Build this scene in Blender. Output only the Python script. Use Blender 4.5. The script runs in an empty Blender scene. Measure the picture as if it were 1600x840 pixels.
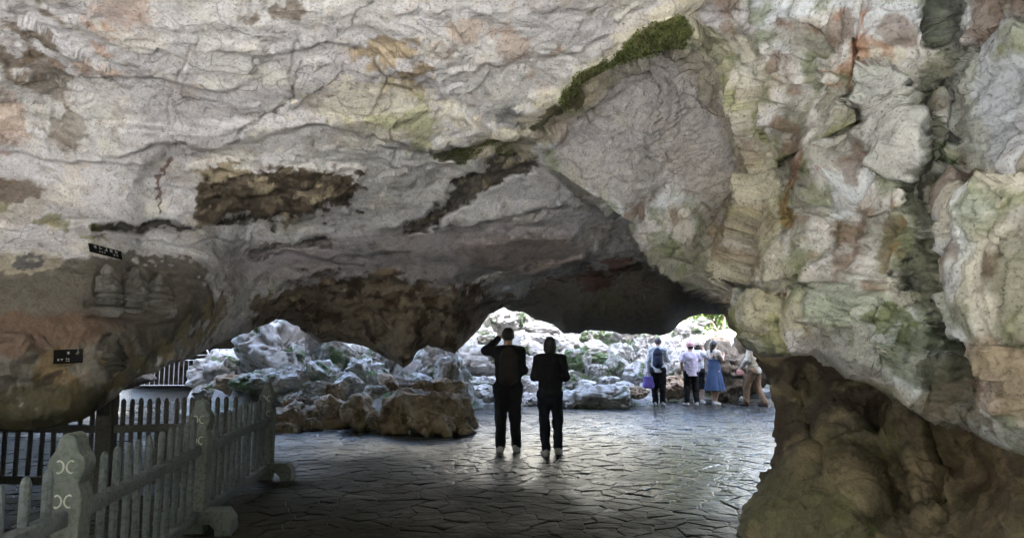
import bpy, bmesh, math, random
import numpy as np
from mathutils import Vector, Matrix

# ------------------------------------------------------------------ camera
scene = bpy.context.scene
random.seed(7)
F_PX, PITCH, EYE = 1100.0, math.radians(6.2), 1.45      # survey station: focal length in photo pixels, tilt, eye height
cam_data = bpy.data.cameras.new("camera")
cam_data.sensor_width = 36.0
cam_data.lens = 36.0 * F_PX / 1600.0
cam_data.clip_start, cam_data.clip_end = 0.05, 3000.0
cam = bpy.data.objects.new("camera", cam_data)
cam.location = (0, 0, EYE)
cam.rotation_euler = (math.pi / 2 + PITCH, 0, 0)
scene.collection.objects.link(cam)
scene.camera = cam

# ------------------------------------------------------------------ sky, sun, exposure
SUN_EL, SUN_AZ = math.radians(45), math.radians(165)     # sun stands behind the camera, a little to its right
world = bpy.data.worlds.new("World")
scene.world = world
world.use_nodes = True
wn = world.node_tree
wn.nodes.clear()
sky = wn.nodes.new("ShaderNodeTexSky")
sky.sky_type = 'NISHITA'
sky.sun_disc = False
sky.sun_elevation = SUN_EL
sky.sun_rotation = SUN_AZ
sky.air_density, sky.dust_density, sky.ozone_density = 1.0, 3.0, 1.0
bg = wn.nodes.new("ShaderNodeBackground")
bg.inputs["Strength"].default_value = 0.15
wo = wn.nodes.new("ShaderNodeOutputWorld")
wn.links.new(sky.outputs[0], bg.inputs[0])
wn.links.new(bg.outputs[0], wo.inputs[0])
sun_data = bpy.data.lights.new("sun", 'SUN')
sun_data.energy, sun_data.angle, sun_data.color = 5.0, math.radians(0.5), (1.0, 0.965, 0.91)
sun = bpy.data.objects.new("sun", sun_data)
sdir = Vector((math.sin(SUN_AZ) * math.cos(SUN_EL), math.cos(SUN_AZ) * math.cos(SUN_EL), math.sin(SUN_EL)))
sun.rotation_euler = sdir.to_track_quat('Z', 'Y').to_euler()
sun.location = (0, -20, 30)
scene.collection.objects.link(sun)
vs = scene.view_settings
vs.view_transform, vs.look, vs.gamma, vs.exposure, vs.use_curve_mapping = 'Standard', 'None', 1.0, 4.1, False
scene.cycles.max_bounces, scene.cycles.diffuse_bounces, scene.cycles.glossy_bounces = 5, 4, 2
scene.cycles.use_denoising = True
scene.cycles.use_adaptive_sampling, scene.cycles.adaptive_threshold = True, .03
scene.cycles.sample_clamp_indirect = 6.0
scene.cycles.caustics_reflective = scene.cycles.caustics_refractive = False

# ------------------------------------------------------------------ helpers: survey, noise, meshes
CT, ST = math.cos(PITCH), math.sin(PITCH)


def at(px, py, d):
    """photo pixel + distance ahead of the station (metres along y) -> world point(s)"""
    u = (np.asarray(px, float) - 800) / F_PX
    v = (420 - np.asarray(py, float)) / F_PX
    yc, zc = CT - v * ST, ST + v * CT
    k = np.asarray(d, float) / yc
    return np.stack(np.broadcast_arrays(u * k, yc * k, EYE + zc * k), -1)


def floor_d(py):
    v = (420 - py) / F_PX
    return -EYE * (CT - v * ST) / (ST + v * CT)


_r = np.random.RandomState(3)
_perm = _r.permutation(256).astype(np.int32)
_perm = np.concatenate([_perm, _perm, _perm])
_grad = _r.normal(size=(256, 3))
_grad /= np.linalg.norm(_grad, axis=1)[:, None]
_cellp = (.12 + .76 * _r.rand(256, 3)).astype(np.float32)
_gx, _gy, _gz = np.ascontiguousarray(_grad.T.astype(np.float32))


def perlin(p, seed=0):
    p = np.asarray(p, np.float32) + np.float32(seed * 17.31)
    i = np.floor(p).astype(np.int32)
    f = p - i
    w = f * f * f * (f * (f * 6 - 15) + 10)
    i &= 255
    x, y, z = f.T
    u, v, t = w.T
    ix, iy, iz = i.T
    lx = []
    for dx in (0, 1):
        hx = _perm[ix + dx]
        ly = []
        for dy in (0, 1):
            hy = _perm[hx + iy + dy]
            lz = []
            for dz in (0, 1):
                h = _perm[hy + iz + dz]
                lz.append(_gx[h] * (x - dx) + _gy[h] * (y - dy) + _gz[h] * (z - dz))
            ly.append(lz[0] + t * (lz[1] - lz[0]))
        lx.append(ly[0] + v * (ly[1] - ly[0]))
    return 1.5 * (lx[0] + u * (lx[1] - lx[0])).astype(np.float64)


def fbm(p, octv=4, seed=0, gain=.5):
    s, a = 0, 1.0
    for o in range(octv):
        s = s + a * perlin(p * 2.03 ** o, seed + o)
        a *= gain
    return s


def ridged(p, octv=4, seed=0, gain=.5):
    s, a = 0, 1.0
    for o in range(octv):
        s = s + a * (1 - 2 * np.abs(perlin(p * 2.03 ** o, seed + o)))
        a *= gain
    return s


def worley(p, seed=0, facet=False):
    """F1, F2, a random value per nearest cell and, on request, the height of that cell's tilted facet"""
    p = np.asarray(p, np.float32) + np.float32(seed * 9.17)
    i = np.floor(p - .5).astype(np.int32)
    f = p - i
    f1 = np.full(len(p), 9.0, np.float32)
    f2 = np.full(len(p), 9.0, np.float32)
    cid = np.zeros(len(p), np.int32)
    off = np.zeros((len(p), 3), np.float32)
    for dx in (0, 1):
        for dy in (0, 1):
            for dz in (0, 1):
                h = _perm[_perm[_perm[(i[:, 0] + dx) & 255] + ((i[:, 1] + dy) & 255)] + ((i[:, 2] + dz) & 255)]
                c = _cellp[h]
                c = f - c - np.array((dx, dy, dz), np.float32)
                d = np.sqrt((c * c).sum(1))
                m = d < f1
                off[m] = c[m]
                f2 = np.where(m, f1, np.minimum(f2, d))
                f1 = np.where(m, d, f1)
                cid = np.where(m, h, cid)
    if facet:
        return f1.astype(float), f2.astype(float), cid / 255.0, (off * _grad[cid]).sum(1)
    return f1.astype(float), f2.astype(float), cid / 255.0


def sstep(a, b, x):
    t = np.clip((x - a) / (b - a), 0, 1)
    return t * t * (3 - 2 * t)


def mesh_np(name, verts, faces, smooth=True, col=None, smooth_angle=None):
    """faces: (M,4) or (M,3) int array"""
    me = bpy.data.meshes.new(name)
    verts = np.ascontiguousarray(verts, np.float32)
    faces = np.ascontiguousarray(faces, np.int32)
    k = faces.shape[1]
    me.vertices.add(len(verts))
    me.vertices.foreach_set("co", verts.ravel())
    me.loops.add(faces.size)
    me.loops.foreach_set("vertex_index", faces.ravel())
    me.polygons.add(len(faces))
    me.polygons.foreach_set("loop_start", np.arange(0, faces.size, k, dtype=np.int32))
    me.polygons.foreach_set("loop_total", np.full(len(faces), k, np.int32))
    me.polygons.foreach_set("use_smooth", np.full(len(faces), smooth))
    me.update(calc_edges=True)
    if col is not None:
        a = me.color_attributes.new("Col", 'FLOAT_COLOR', 'POINT')
        c = np.ones((len(verts), 4), np.float32)
        c[:, :col.shape[1]] = col
        a.data.foreach_set("color", c.ravel())
    return me


def put(name, me, mat=None, parent=None, loc=None, label=None, cat=None, group=None, kind=None):
    o = bpy.data.objects.new(name, me)
    scene.collection.objects.link(o)
    if mat is not None and me is not None and not me.materials:
        me.materials.append(mat)
    if parent is not None:
        o.parent = parent
    if loc is not None:
        o.location = loc
    for k, v in (("label", label), ("category", cat), ("group", group), ("kind", kind)):
        if v:
            o[k] = v
    return o


def thing(name, label, cat, loc=(0, 0, 0), rz=0.0, group=None):
    o = put(name, None, loc=loc, label=label, cat=cat, group=group)
    o.rotation_euler = (0, 0, rz)
    return o


def bm_mesh(name, bm, smooth=False):
    me = bpy.data.meshes.new(name)
    bmesh.ops.recalc_face_normals(bm, faces=bm.faces)
    for f in bm.faces:
        f.smooth = smooth
    bm.to_mesh(me)
    bm.free()
    return me


def box_bm(bm, lo, hi, bev=0.0):
    r = bmesh.ops.create_cube(bm, size=1.0)
    for v in r['verts']:
        v.co = Vector([lo[i] + (v.co[i] + .5) * (hi[i] - lo[i]) for i in range(3)])
    if bev:
        es = list({e for v in r['verts'] for e in v.link_edges})
        bmesh.ops.bevel(bm, geom=es, offset=bev, segments=1, affect='EDGES')


def prism(name, prof, axis, a, b, bev=0.0):
    """extrude a 2-D outline (list of (p,q)) along axis x/y/z from a to b"""
    bm = bmesh.new()

    def co(p, q, t):
        return {'x': (t, p, q), 'y': (p, t, q), 'z': (p, q, t)}[axis]
    va = [bm.verts.new(co(p, q, a)) for p, q in prof]
    vb = [bm.verts.new(co(p, q, b)) for p, q in prof]
    bm.faces.new(va)
    bm.faces.new(vb[::-1])
    n = len(prof)
    for i in range(n):
        bm.faces.new((va[i], va[(i + 1) % n], vb[(i + 1) % n], vb[i]))
    bmesh.ops.recalc_face_normals(bm, faces=bm.faces)
    if bev:
        bmesh.ops.bevel(bm, geom=[e for e in bm.edges], offset=bev, segments=1, affect='EDGES')
    return bm_mesh(name, bm)


def tube_np(pts, rad, n=6, closed=False):
    pts = np.asarray(pts, float)
    m = len(pts)
    t = np.gradient(pts, axis=0)
    t /= np.linalg.norm(t, axis=1)[:, None] + 1e-9
    ref = np.array([0.31, .17, .93]) if abs(t[:, 2]).mean() < .8 else np.array([.9, .2, .1])
    a = np.cross(t, ref)
    a /= np.linalg.norm(a, axis=1)[:, None]
    b = np.cross(t, a)
    rad = np.broadcast_to(np.asarray(rad, float), (m,))
    ang = np.linspace(0, 2 * np.pi, n, endpoint=False)
    v = pts[:, None] + rad[:, None, None] * (np.cos(ang)[None, :, None] * a[:, None] + np.sin(ang)[None, :, None] * b[:, None])
    idx = np.arange(m * n).reshape(m, n)
    f = np.stack([idx[:-1], np.roll(idx, -1, 1)[:-1], np.roll(idx, -1, 1)[1:], idx[1:]], -1).reshape(-1, 4)
    return v.reshape(-1, 3), f


def join_np(parts):
    vs_, fs_, o = [], [], 0
    for v, f in parts:
        vs_.append(v)
        fs_.append(f + o)
        o += len(v)
    return np.concatenate(vs_), np.concatenate(fs_)


def surface_nets(F, org, h):
    """iso-surface of a sampled field F (negative inside), naive surface nets"""
    s = F < 0
    nx, ny, nz = F.shape
    c = np.zeros((nx - 1, ny - 1, nz - 1), np.int8)
    for a in (0, 1):
        for b in (0, 1):
            for d in (0, 1):
                c += s[a:nx - 1 + a, b:ny - 1 + b, d:nz - 1 + d]
    act = (c > 0) & (c < 8)
    ids = np.full(act.shape, -1, np.int64)
    I = np.argwhere(act)
    ids[act] = np.arange(len(I))
    acc = np.zeros((len(I), 3))
    cnt = np.zeros(len(I))
    cor = [(a, b, d) for a in (0, 1) for b in (0, 1) for d in (0, 1)]
    val = {k: F[I[:, 0] + k[0], I[:, 1] + k[1], I[:, 2] + k[2]] for k in cor}
    for k in cor:
        for ax in range(3):
            if k[ax] == 0:
                k2 = list(k)
                k2[ax] = 1
                k2 = tuple(k2)
                a, b = val[k], val[k2]
                m = (a < 0) != (b < 0)
                t = np.where(m, a / np.where(m, a - b, 1), 0)
                p = np.tile(np.array(k, float), (len(I), 1))
                p[:, ax] = t
                acc += p * m[:, None]
                cnt += m
    V = org + (I + acc / np.maximum(cnt, 1)[:, None]) * h
    faces = []
    for ax in range(3):
        sl0 = [slice(None)] * 3
        sl1 = [slice(None)] * 3
        sl0[ax] = slice(0, -1)
        sl1[ax] = slice(1, None)
        a, b = s[tuple(sl0)], s[tuple(sl1)]
        E = np.argwhere(a != b)
        o1, o2 = [x for x in range(3) if x != ax]
        E = E[(E[:, o1] > 0) & (E[:, o2] > 0) & (E[:, o1] < F.shape[o1] - 1) & (E[:, o2] < F.shape[o2] - 1)]
        ins = a[E[:, 0], E[:, 1], E[:, 2]]

        def g(d1, d2):
            q = E.copy()
            q[:, o1] += d1
            q[:, o2] += d2
            return ids[q[:, 0], q[:, 1], q[:, 2]]
        q = np.stack([g(-1, -1), g(0, -1), g(0, 0), g(-1, 0)], -1)
        flip = ins if ax != 1 else ~ins
        q[~flip] = q[~flip][:, ::-1]
        faces.append(q)
    return V, np.concatenate(faces)


# ------------------------------------------------------------------ helpers: materials
def new_mat(name, rough=.8, spec=.3):
    m = bpy.data.materials.new(name)
    m.use_nodes = True
    nt = m.node_tree
    b = nt.nodes["Principled BSDF"]
    b.inputs["Roughness"].default_value = rough
    b.inputs["Specular IOR Level"].default_value = spec
    return m, nt, b


def N(nt, typ, **kw):
    n = nt.nodes.new(typ)
    for k, v in kw.items():
        if k.startswith("_"):
            setattr(n, k[1:], v)
        else:
            n.inputs[k.replace("__", " ")].default_value = v
    return n


def ramp(nt, fac, stops):
    r = nt.nodes.new("ShaderNodeValToRGB")
    el = r.color_ramp.elements
    while len(el) < len(stops):
        el.new(.5)
    for e, (p, c) in zip(el, stops):
        e.position = p
        e.color = (*c, 1) if len(c) == 3 else c
    nt.links.new(fac, r.inputs[0])
    return r.outputs[0]


def mixc(nt, fac, a, b, mode='MIX'):
    m = nt.nodes.new("ShaderNodeMix")
    m.data_type = 'RGBA'
    m.blend_type = mode
    for sock, v in ((m.inputs[0], fac), (m.inputs[6], a), (m.inputs[7], b)):
        if hasattr(v, "is_linked"):
            nt.links.new(v, sock)
        else:
            sock.default_value = v if not isinstance(v, tuple) else ((*v, 1) if len(v) == 3 else v)
    return m.outputs[2]


def bump_chain(nt, bsdf, layers, coord):
    """layers: (scale, detail, distance, kind)"""
    prev = None
    for sc, det, dist, kind in layers:
        if kind == 'noise':
            t = N(nt, "ShaderNodeTexNoise", Scale=sc, Detail=det, Roughness=.6)
            out = t.outputs[0]
        else:
            t = N(nt, "ShaderNodeTexVoronoi", _feature='DISTANCE_TO_EDGE', Scale=sc)
            mr = N(nt, "ShaderNodeMapRange")
            mr.inputs[1].default_value, mr.inputs[2].default_value = 0, .08
            nt.links.new(t.outputs["Distance"], mr.inputs[0])
            out = mr.outputs[0]
        nt.links.new(coord, t.inputs["Vector"])
        bp = N(nt, "ShaderNodeBump", Strength=1.0, Distance=dist)
        nt.links.new(out, bp.inputs["Height"])
        if prev:
            nt.links.new(prev, bp.inputs["Normal"])
        prev = bp.outputs[0]
    nt.links.new(prev, bsdf.inputs["Normal"])


def rock_mat(name, base=None, base2=None, stain=None, moss=0.0, rough=.85, spec=.25, bump=1.0, crack=.35, scale=1.0):
    """base None: colour comes from the vertex attribute Col"""
    m, nt, b = new_mat(name, rough, spec)
    tc = nt.nodes.new("ShaderNodeTexCoord")
    geo = nt.nodes.new("ShaderNodeNewGeometry")
    co = geo.outputs["Position"]
    wn1 = N(nt, "ShaderNodeTexNoise", Scale=1.7, Detail=1.0)
    nt.links.new(co, wn1.inputs["Vector"])
    vm = nt.nodes.new("ShaderNodeVectorMath")
    vm.operation = 'MULTIPLY_ADD'
    nt.links.new(wn1.outputs["Color"], vm.inputs[0])
    vm.inputs[1].default_value = (.5, .5, .5)
    nt.links.new(co, vm.inputs[2])
    wco = vm.outputs[0]
    if base is None:
        at_ = nt.nodes.new("ShaderNodeVertexColor")
        at_.layer_name = "Col"
        col = at_.outputs[0]
    else:
        n0 = N(nt, "ShaderNodeTexNoise", Scale=1.6 * scale, Detail=3.0)
        nt.links.new(wco, n0.inputs["Vector"])
        col = ramp(nt, n0.outputs[0], [(.32, base), (.68, base2)])
        if stain:
            n4 = N(nt, "ShaderNodeTexNoise", Scale=2.7 * scale, Detail=3.0, Roughness=.65)
            nt.links.new(wco, n4.inputs["Vector"])
            col = mixc(nt, ramp(nt, n4.outputs[0], [(.5, (0, 0, 0)), (.66, (1, 1, 1))]), col, stain)
        if moss:
            n5 = N(nt, "ShaderNodeTexNoise", Scale=2.2 * scale, Detail=3.0, Roughness=.65)
            nt.links.new(co, n5.inputs["Vector"])
            col = mixc(nt, ramp(nt, n5.outputs[0], [(.62 - moss * .3, (0, 0, 0)), (.72 - moss * .3, (.9, .9, .9))]), col, (.075, .12, .04))
    # mottling and speckle that any weathered limestone has
    n1 = N(nt, "ShaderNodeTexNoise", Scale=9.0, Detail=4.0, Roughness=.7)
    nt.links.new(wco, n1.inputs["Vector"])
    col = mixc(nt, .75, col, ramp(nt, n1.outputs[0], [(.25, (.50, .48, .46)), (.48, (1, 1, 1)), (.75, (1.25, 1.25, 1.22))]), 'MULTIPLY')
    n2 = N(nt, "ShaderNodeTexNoise", Scale=45.0, Detail=2.0, Roughness=.7)
    nt.links.new(co, n2.inputs["Vector"])
    col = mixc(nt, .55, col, ramp(nt, n2.outputs[0], [(.3, (.6, .58, .56)), (.55, (1, 1, 1)), (.75, (1.2, 1.2, 1.2))]), 'MULTIPLY')
    if crack:
        vo = N(nt, "ShaderNodeTexVoronoi", _feature='DISTANCE_TO_EDGE', Scale=2.3)
        nt.links.new(wco, vo.inputs["Vector"])
        n3 = N(nt, "ShaderNodeTexNoise", Scale=1.1, Detail=2.0)
        nt.links.new(co, n3.inputs["Vector"])
        ck = ramp(nt, vo.outputs["Distance"], [(0.0, (0, 0, 0)), (.012, (1, 1, 1))])
        sel = ramp(nt, n3.outputs[0], [(.56, (0, 0, 0)), (.66, (crack, crack, crack))])
        inv = nt.nodes.new("ShaderNodeInvert")
        nt.links.new(ck, inv.inputs["Color"])
        mm = nt.nodes.new("ShaderNodeMath")
        mm.operation = 'MULTIPLY'
        nt.links.new(inv.outputs[0], mm.inputs[0])
        nt.links.new(sel, mm.inputs[1])
        col = mixc(nt, mm.outputs[0], col, (.06, .045, .035))
        if base is None:                     # fine crackle and pits on the cave walls
            v2 = N(nt, "ShaderNodeTexVoronoi", _feature='DISTANCE_TO_EDGE', Scale=7.5)
            nt.links.new(wco, v2.inputs["Vector"])
            c2 = ramp(nt, v2.outputs["Distance"], [(0.0, (.62, .62, .62)), (.03, (0, 0, 0))])
            s2 = ramp(nt, n1.outputs[0], [(.38, (.8, .8, .8)), (.47, (0, 0, 0))])
            m2 = nt.nodes.new("ShaderNodeMath")
            m2.operation = 'MULTIPLY'
            nt.links.new(c2, m2.inputs[0])
            nt.links.new(s2, m2.inputs[1])
            col = mixc(nt, m2.outputs[0], col, (.09, .075, .06))
            pt = ramp(nt, n2.outputs[0], [(.30, (.75, .75, .75)), (.37, (0, 0, 0))])
            col = mixc(nt, pt, col, (.12, .10, .085))
    nt.links.new(col, b.inputs["Base Color"])
    bump_chain(nt, b, [(11, 6, .022 * bump, 'noise')], co)
    return m


def plain_mat(name, c1, c2, rough=.7, spec=.3, scale=20.0, bump=.002, metallic=0.0):
    m, nt, b = new_mat(name, rough, spec)
    tc = nt.nodes.new("ShaderNodeTexCoord")
    co = tc.outputs["Object"]
    n1 = N(nt, "ShaderNodeTexNoise", Scale=scale, Detail=6.0, Roughness=.65)
    nt.links.new(co, n1.inputs["Vector"])
    col = ramp(nt, n1.outputs[0], [(.3, c1), (.7, c2)])
    nt.links.new(col, b.inputs["Base Color"])
    b.inputs["Metallic"].default_value = metallic
    if bump:
        bump_chain(nt, b, [(scale * 2.5, 4, bump, 'noise')], co)
    return m

# ------------------------------------------------------------------ the cave rock
def tps(ctrl, X, Y):
    """thin-plate interpolation of inverse distance over survey directions"""
    c = np.array(ctrl, float)
    P = c[:, :2] / 400.0
    w = 1.0 / c[:, 2]
    n = len(c)

    def U(r2):
        return np.where(r2 > 1e-12, .5 * r2 * np.log(np.maximum(r2, 1e-12)), 0)
    K = U(((P[:, None] - P[None]) ** 2).sum(-1)) + np.eye(n) * 2e-3
    A = np.zeros((n + 3, n + 3))
    A[:n, :n] = K
    A[:n, n], A[:n, n + 1:] = 1, P
    A[n, :n], A[n + 1:, :n] = 1, P.T
    sol = np.linalg.solve(A, np.concatenate([w, [0, 0, 0]]))
    q = np.stack([X, Y], -1).reshape(-1, 2) / 400.0
    out = sol[n] + q @ sol[n + 1:]
    for i in range(n):
        out = out + sol[i] * U(((q - P[i]) ** 2).sum(-1))
    return 1.0 / np.clip(out, .04, 2.0).reshape(X.shape)


def dz(px, py, z):
    v = (420 - py) / F_PX
    return (px, py, (z - EYE) * (CT - v * ST) / (ST + v * CT))


def seg_dist(X, Y, pts):
    """unsigned distance to a polyline, and position along it 0..1"""
    best = np.full(X.shape, 1e9)
    tt = np.zeros(X.shape)
    pts = np.array(pts, float)
    L = np.concatenate([[0], np.cumsum(np.linalg.norm(np.diff(pts, axis=0), axis=1))])
    for k in range(len(pts) - 1):
        a, b = pts[k], pts[k + 1]
        e = b - a
        l2 = (e ** 2).sum()
        t = np.clip(((X - a[0]) * e[0] + (Y - a[1]) * e[1]) / l2, 0, 1)
        d = np.hypot(X - a[0] - t * e[0], Y - a[1] - t * e[1])
        m = d < best
        best = np.where(m, d, best)
        tt = np.where(m, (L[k] + t * (L[k + 1] - L[k])) / L[-1], tt)
    return best, tt


def in_poly(X, Y, pts):
    r = np.zeros(X.shape, bool)
    n = len(pts)
    for i in range(n):
        x1, y1 = pts[i]
        x2, y2 = pts[(i + 1) % n]
        c = ((y1 > Y) != (y2 > Y)) & (X < (x2 - x1) * (Y - y1) / ((y2 - y1) if y2 != y1 else 1e-9) + x1)
        r ^= c
    return r


def poly_sd(X, Y, pts):
    d, _ = seg_dist(X, Y, list(pts) + [pts[0]])
    return np.where(in_poly(X, Y, pts), -d, d)


# lower edge of the hanging rock, left to right (direction of sight from the station)
LIP = [(-900, 1250), (-500, 1000), (-260, 880), (-120, 690), (0, 669), (60, 672), (130, 657), (175, 625), (215, 592), (270, 570), (330, 545), (385, 521),
       (432, 498), (454, 506), (479, 521), (500, 536), (525, 533), (553, 536), (581, 549), (600, 556), (615, 566), (630, 575), (641, 567),
       (650, 553), (668, 537), (685, 541), (711, 553), (718, 546), (739, 522), (751, 506), (763, 491), (789, 479), (800, 485), (818, 486),
       (835, 499), (866, 506), (881, 519), (906, 521), (915, 514), (941, 516), (958, 518), (987, 523), (1010, 520), (1039, 523), (1053, 517),
       (1064, 503), (1079, 493), (1105, 490), (1131, 492), (1137, 502), (1150, 530), (1165, 546), (1188, 556), (1231, 552), (1275, 547), (1292, 562),
       (1319, 577), (1363, 592), (1396, 610), (1429, 638), (1483, 668), (1555, 688), (1600, 708), (1750, 850), (1950, 1150), (2300, 1500)]
# ceiling, carved rock on the left, far roof
CA = [dz(-700, -500, 4.5), dz(0, -500, 4.5), dz(800, -500, 4.5), dz(1300, -500, 4.5), dz(-700, 0, 4.3), dz(0, 0, 4.2), dz(400, 0, 4.25), dz(800, 0, 4.3), dz(1100, 0, 4.4),
      dz(0, 150, 3.85), dz(400, 150, 3.9), dz(800, 150, 3.95), dz(1000, 60, 4.2),
      dz(0, 260, 3.45), dz(200, 250, 3.5), dz(430, 250, 3.6), dz(650, 250, 3.65), dz(800, 250, 3.7),
      (0, 330, 7.3), (120, 340, 7.7), (300, 345, 8.6), (450, 345, 9.2), (600, 345, 9.5), (750, 345, 9.6), (870, 330, 9.6),
      (0, 390, 6.9), (130, 395, 7.1), (250, 400, 8.2), (380, 410, 9.6), (520, 410, 10.3), (650, 410, 10.6), (800, 410, 10.8), (900, 395, 10.6),
      (-600, 300, 6.0), (-600, 600, 5.0), (-400, 800, 4.9), (-250, 600, 5.9), (-900, 900, 4.0),
      (0, 480, 6.3), (100, 480, 6.6), (200, 480, 7.1), (290, 470, 7.6), (350, 460, 8.6), (400, 460, 9.8), (430, 480, 10.6),
      (0, 600, 6.2), (0, 660, 6.3), (100, 600, 6.4), (130, 640, 6.5), (200, 560, 6.9), (270, 540, 7.6), (330, 520, 8.6),
      (480, 470, 11.3), (560, 470, 11.6), (640, 470, 11.6), (720, 460, 11.9), (480, 510, 12.0), (560, 525, 12.0), (630, 560, 11.7), (640, 520, 11.6), (710, 540, 12.2),
      (760, 480, 12.9), (800, 470, 13.2), (850, 440, 12.2), (900, 430, 12.0), (1000, 420, 12.0), (900, 500, 13.6), (1000, 500, 13.8), (950, 460, 12.8), (1050, 470, 13.5),
      (1110, 480, 15.0), (1040, 520, 14.2), (1100, 440, 13.0), (1000, 395, 11.0), (1300, 480, 13.5), (1000, 300, 9.6)]
# right-hand wall
CB = [dz(700, -500, 4.5), dz(1100, -500, 4.6), (1500, -500, 2.9), (2000, -450, 2.2), (2300, -400, 1.7), (1100, -200, 4.6), (1400, -200, 4.0), (1700, -200, 3.2),
      dz(870, 0, 4.3), dz(960, 60, 4.2), dz(1000, 100, 4.25), (1060, 110, 6.6), (1080, 30, 6.1), (1200, 20, 5.7), (1200, 150, 5.8), (1300, 30, 5.2), (1400, 60, 4.8), (1500, 60, 4.5), (1600, 0, 4.0),
      (880, 230, 8.3), (900, 290, 8.2), (960, 335, 7.9), (1010, 395, 7.5), (1050, 435, 7.25), (1000, 220, 7.7), (1100, 230, 7.0), (1080, 320, 7.0), (1130, 400, 6.6),
      (1190, 300, 6.2), (1200, 400, 5.9), (1300, 200, 5.3), (1300, 320, 5.2), (1330, 420, 4.9), (1400, 200, 4.75), (1400, 320, 4.6), (1500, 200, 4.3), (1600, 200, 3.75), (1600, 400, 3.6),
      (1500, 400, 4.1), (1130, 470, 6.5), (1150, 520, 6.0), (1190, 550, 5.7), (1210, 470, 5.75), (1270, 540, 5.3), (1270, 450, 5.2), (1350, 500, 4.75), (1360, 585, 4.8), (1430, 560, 4.55),
      (1480, 650, 4.5), (1550, 600, 3.9), (1600, 690, 3.7), (1600, 550, 3.5), (1700, 700, 3.1), (1900, 900, 2.4), (2300, 1300, 1.5), (1900, 300, 2.6), (2300, 300, 1.6)]
EDGE_AB = [(700, -500), (980, -200), (1090, 10), (1062, 62), (1010, 84), (960, 104), (905, 140), (868, 172), (838, 215), (848, 250), (880, 280), (930, 318), (975, 350), (1003, 390), (1040, 425), (1075, 450), (1120, 478), (1139, 500), (1139, 1600)]

px_cols = np.concatenate([np.arange(-900, -20, 10.0), np.arange(-20, 1620, 2.0), np.arange(1620, 2301, 8.0)])
lip_y = np.interp(px_cols, [p[0] for p in LIP], [p[1] for p in LIP])
lip_y = lip_y + 2.2 * fbm(np.stack([px_cols * .045, px_cols * 0, px_cols * 0], -1), 3, 5)
NR1, NR2 = 270, 44
tr = np.concatenate([np.linspace(0, 1, NR1), 1 + np.arange(1, NR2 + 1) / NR2])
TR = tr[:, None]
PX = np.broadcast_to(px_cols[None], (len(tr), len(px_cols))).copy()
PY = np.where(TR <= 1, lip_y[None] * (1 - np.minimum(TR, 1)), -(TR - 1) * 500.0)
dA, dB = tps(CA, PX, PY), tps(CB, PX, PY)
P0 = at(PX, PY, dA).reshape(-1, 3)
sh = PX.shape
lwx, lwy = (9 * fbm(P0 * 2.1, 3, 11)).reshape(sh), (9 * fbm(P0 * 2.1, 3, 21)).reshape(sh)
hwx, hwy = (5 * fbm(P0 * 9.0, 2, 12)).reshape(sh), (5 * fbm(P0 * 9.0, 2, 22)).reshape(sh)
wx, wy = lwx + .25 * hwx, lwy + .25 * hwy
WX, WY = PX + wx, PY + wy            # wandering copies for irregular edges
# which side of the fold
polyB = EDGE_AB + [(2400, 1600), (2400, -600), (700, -600)]
sdB = poly_sd(PX + .35 * wx, PY + .35 * wy, polyB)
mB = 1 - sstep(-7, 5, sdB)
D = dA * (1 - mB) + dB * mB


def ell(cx, cy, rx, ry, rot=0, soft=.35, X=None, Y=None):
    X = WX if X is None else X
    Y = WY if Y is None else Y
    c, s = math.cos(math.radians(rot)), math.sin(math.radians(rot))
    u = ((X - cx) * c + (Y - cy) * s) / rx
    v = (-(X - cx) * s + (Y - cy) * c) / ry
    return 1 - sstep(1 - soft, 1 + soft, np.sqrt(u * u + v * v))


def stroke(pts, w0, w1=None, soft=.5):
    d, t = seg_dist(WX, WY, pts)
    w = w0 if w1 is None else w0 + (w1 - w0) * t
    return 1 - sstep((1 - soft) * w, (1 + soft) * w, d)


def pmask(pts, soft=6, warp=1.0):
    return 1 - sstep(-soft, soft, poly_sd(PX + warp * wx, PY + warp * wy, pts))


# relief: positive pushes rock towards the viewer
R = np.zeros(sh)
# left ceiling: hanging dark lump, ledges and grooves
dark_lump_f = lambda: pmask([(308, 280), (345, 256), (430, 250), (500, 262), (552, 282), (566, 300), (545, 325), (480, 335), (440, 350), (380, 340), (318, 335), (305, 310)], 7, 2.0)
dark_lump = dark_lump_f()
R += .22 * pmask([(300, 270), (345, 250), (430, 244), (500, 256), (560, 280), (572, 300), (545, 322), (480, 335), (440, 348), (380, 340), (318, 335), (300, 310)], 16, 1.2)
ledge = pmask([(-900, 300), (-300, 330), (60, 352), (150, 352), (240, 350), (310, 340), (440, 346), (560, 318), (640, 300), (700, 262), (800, 225), (840, 215), (700, 170), (300, 200), (-900, 200)], 12, 1.0)
R += .16 * ledge
ledge_crack_f = lambda: stroke([(150, 362), (190, 352), (215, 360), (250, 350), (300, 348), (370, 343), (440, 352)], 7, 4) * sstep(-.7, -.2, perlin(P0 * 2.2, 46).reshape(sh))
ledge_crack = ledge_crack_f()
R -= .18 * ledge_crack
groove_f = lambda: stroke([(815, 245), (770, 265), (735, 290), (700, 320), (660, 352), (636, 360)], 22, 8)
groove = groove_f()
R -= .25 * groove
groove2_f = lambda: stroke([(690, 243), (730, 240), (770, 228), (800, 238)], 10, 8)
groove2 = groove2_f()
R -= .10 * groove2
low_dark_f = lambda: stroke([(395, 400), (430, 385), (470, 380), (515, 376)], 7, 10)
low_dark = low_dark_f()
R -= .12 * low_dark
R += .20 * ell(820, 395, 90, 30, 2, .5)                     # rough lump in the far roof
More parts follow.
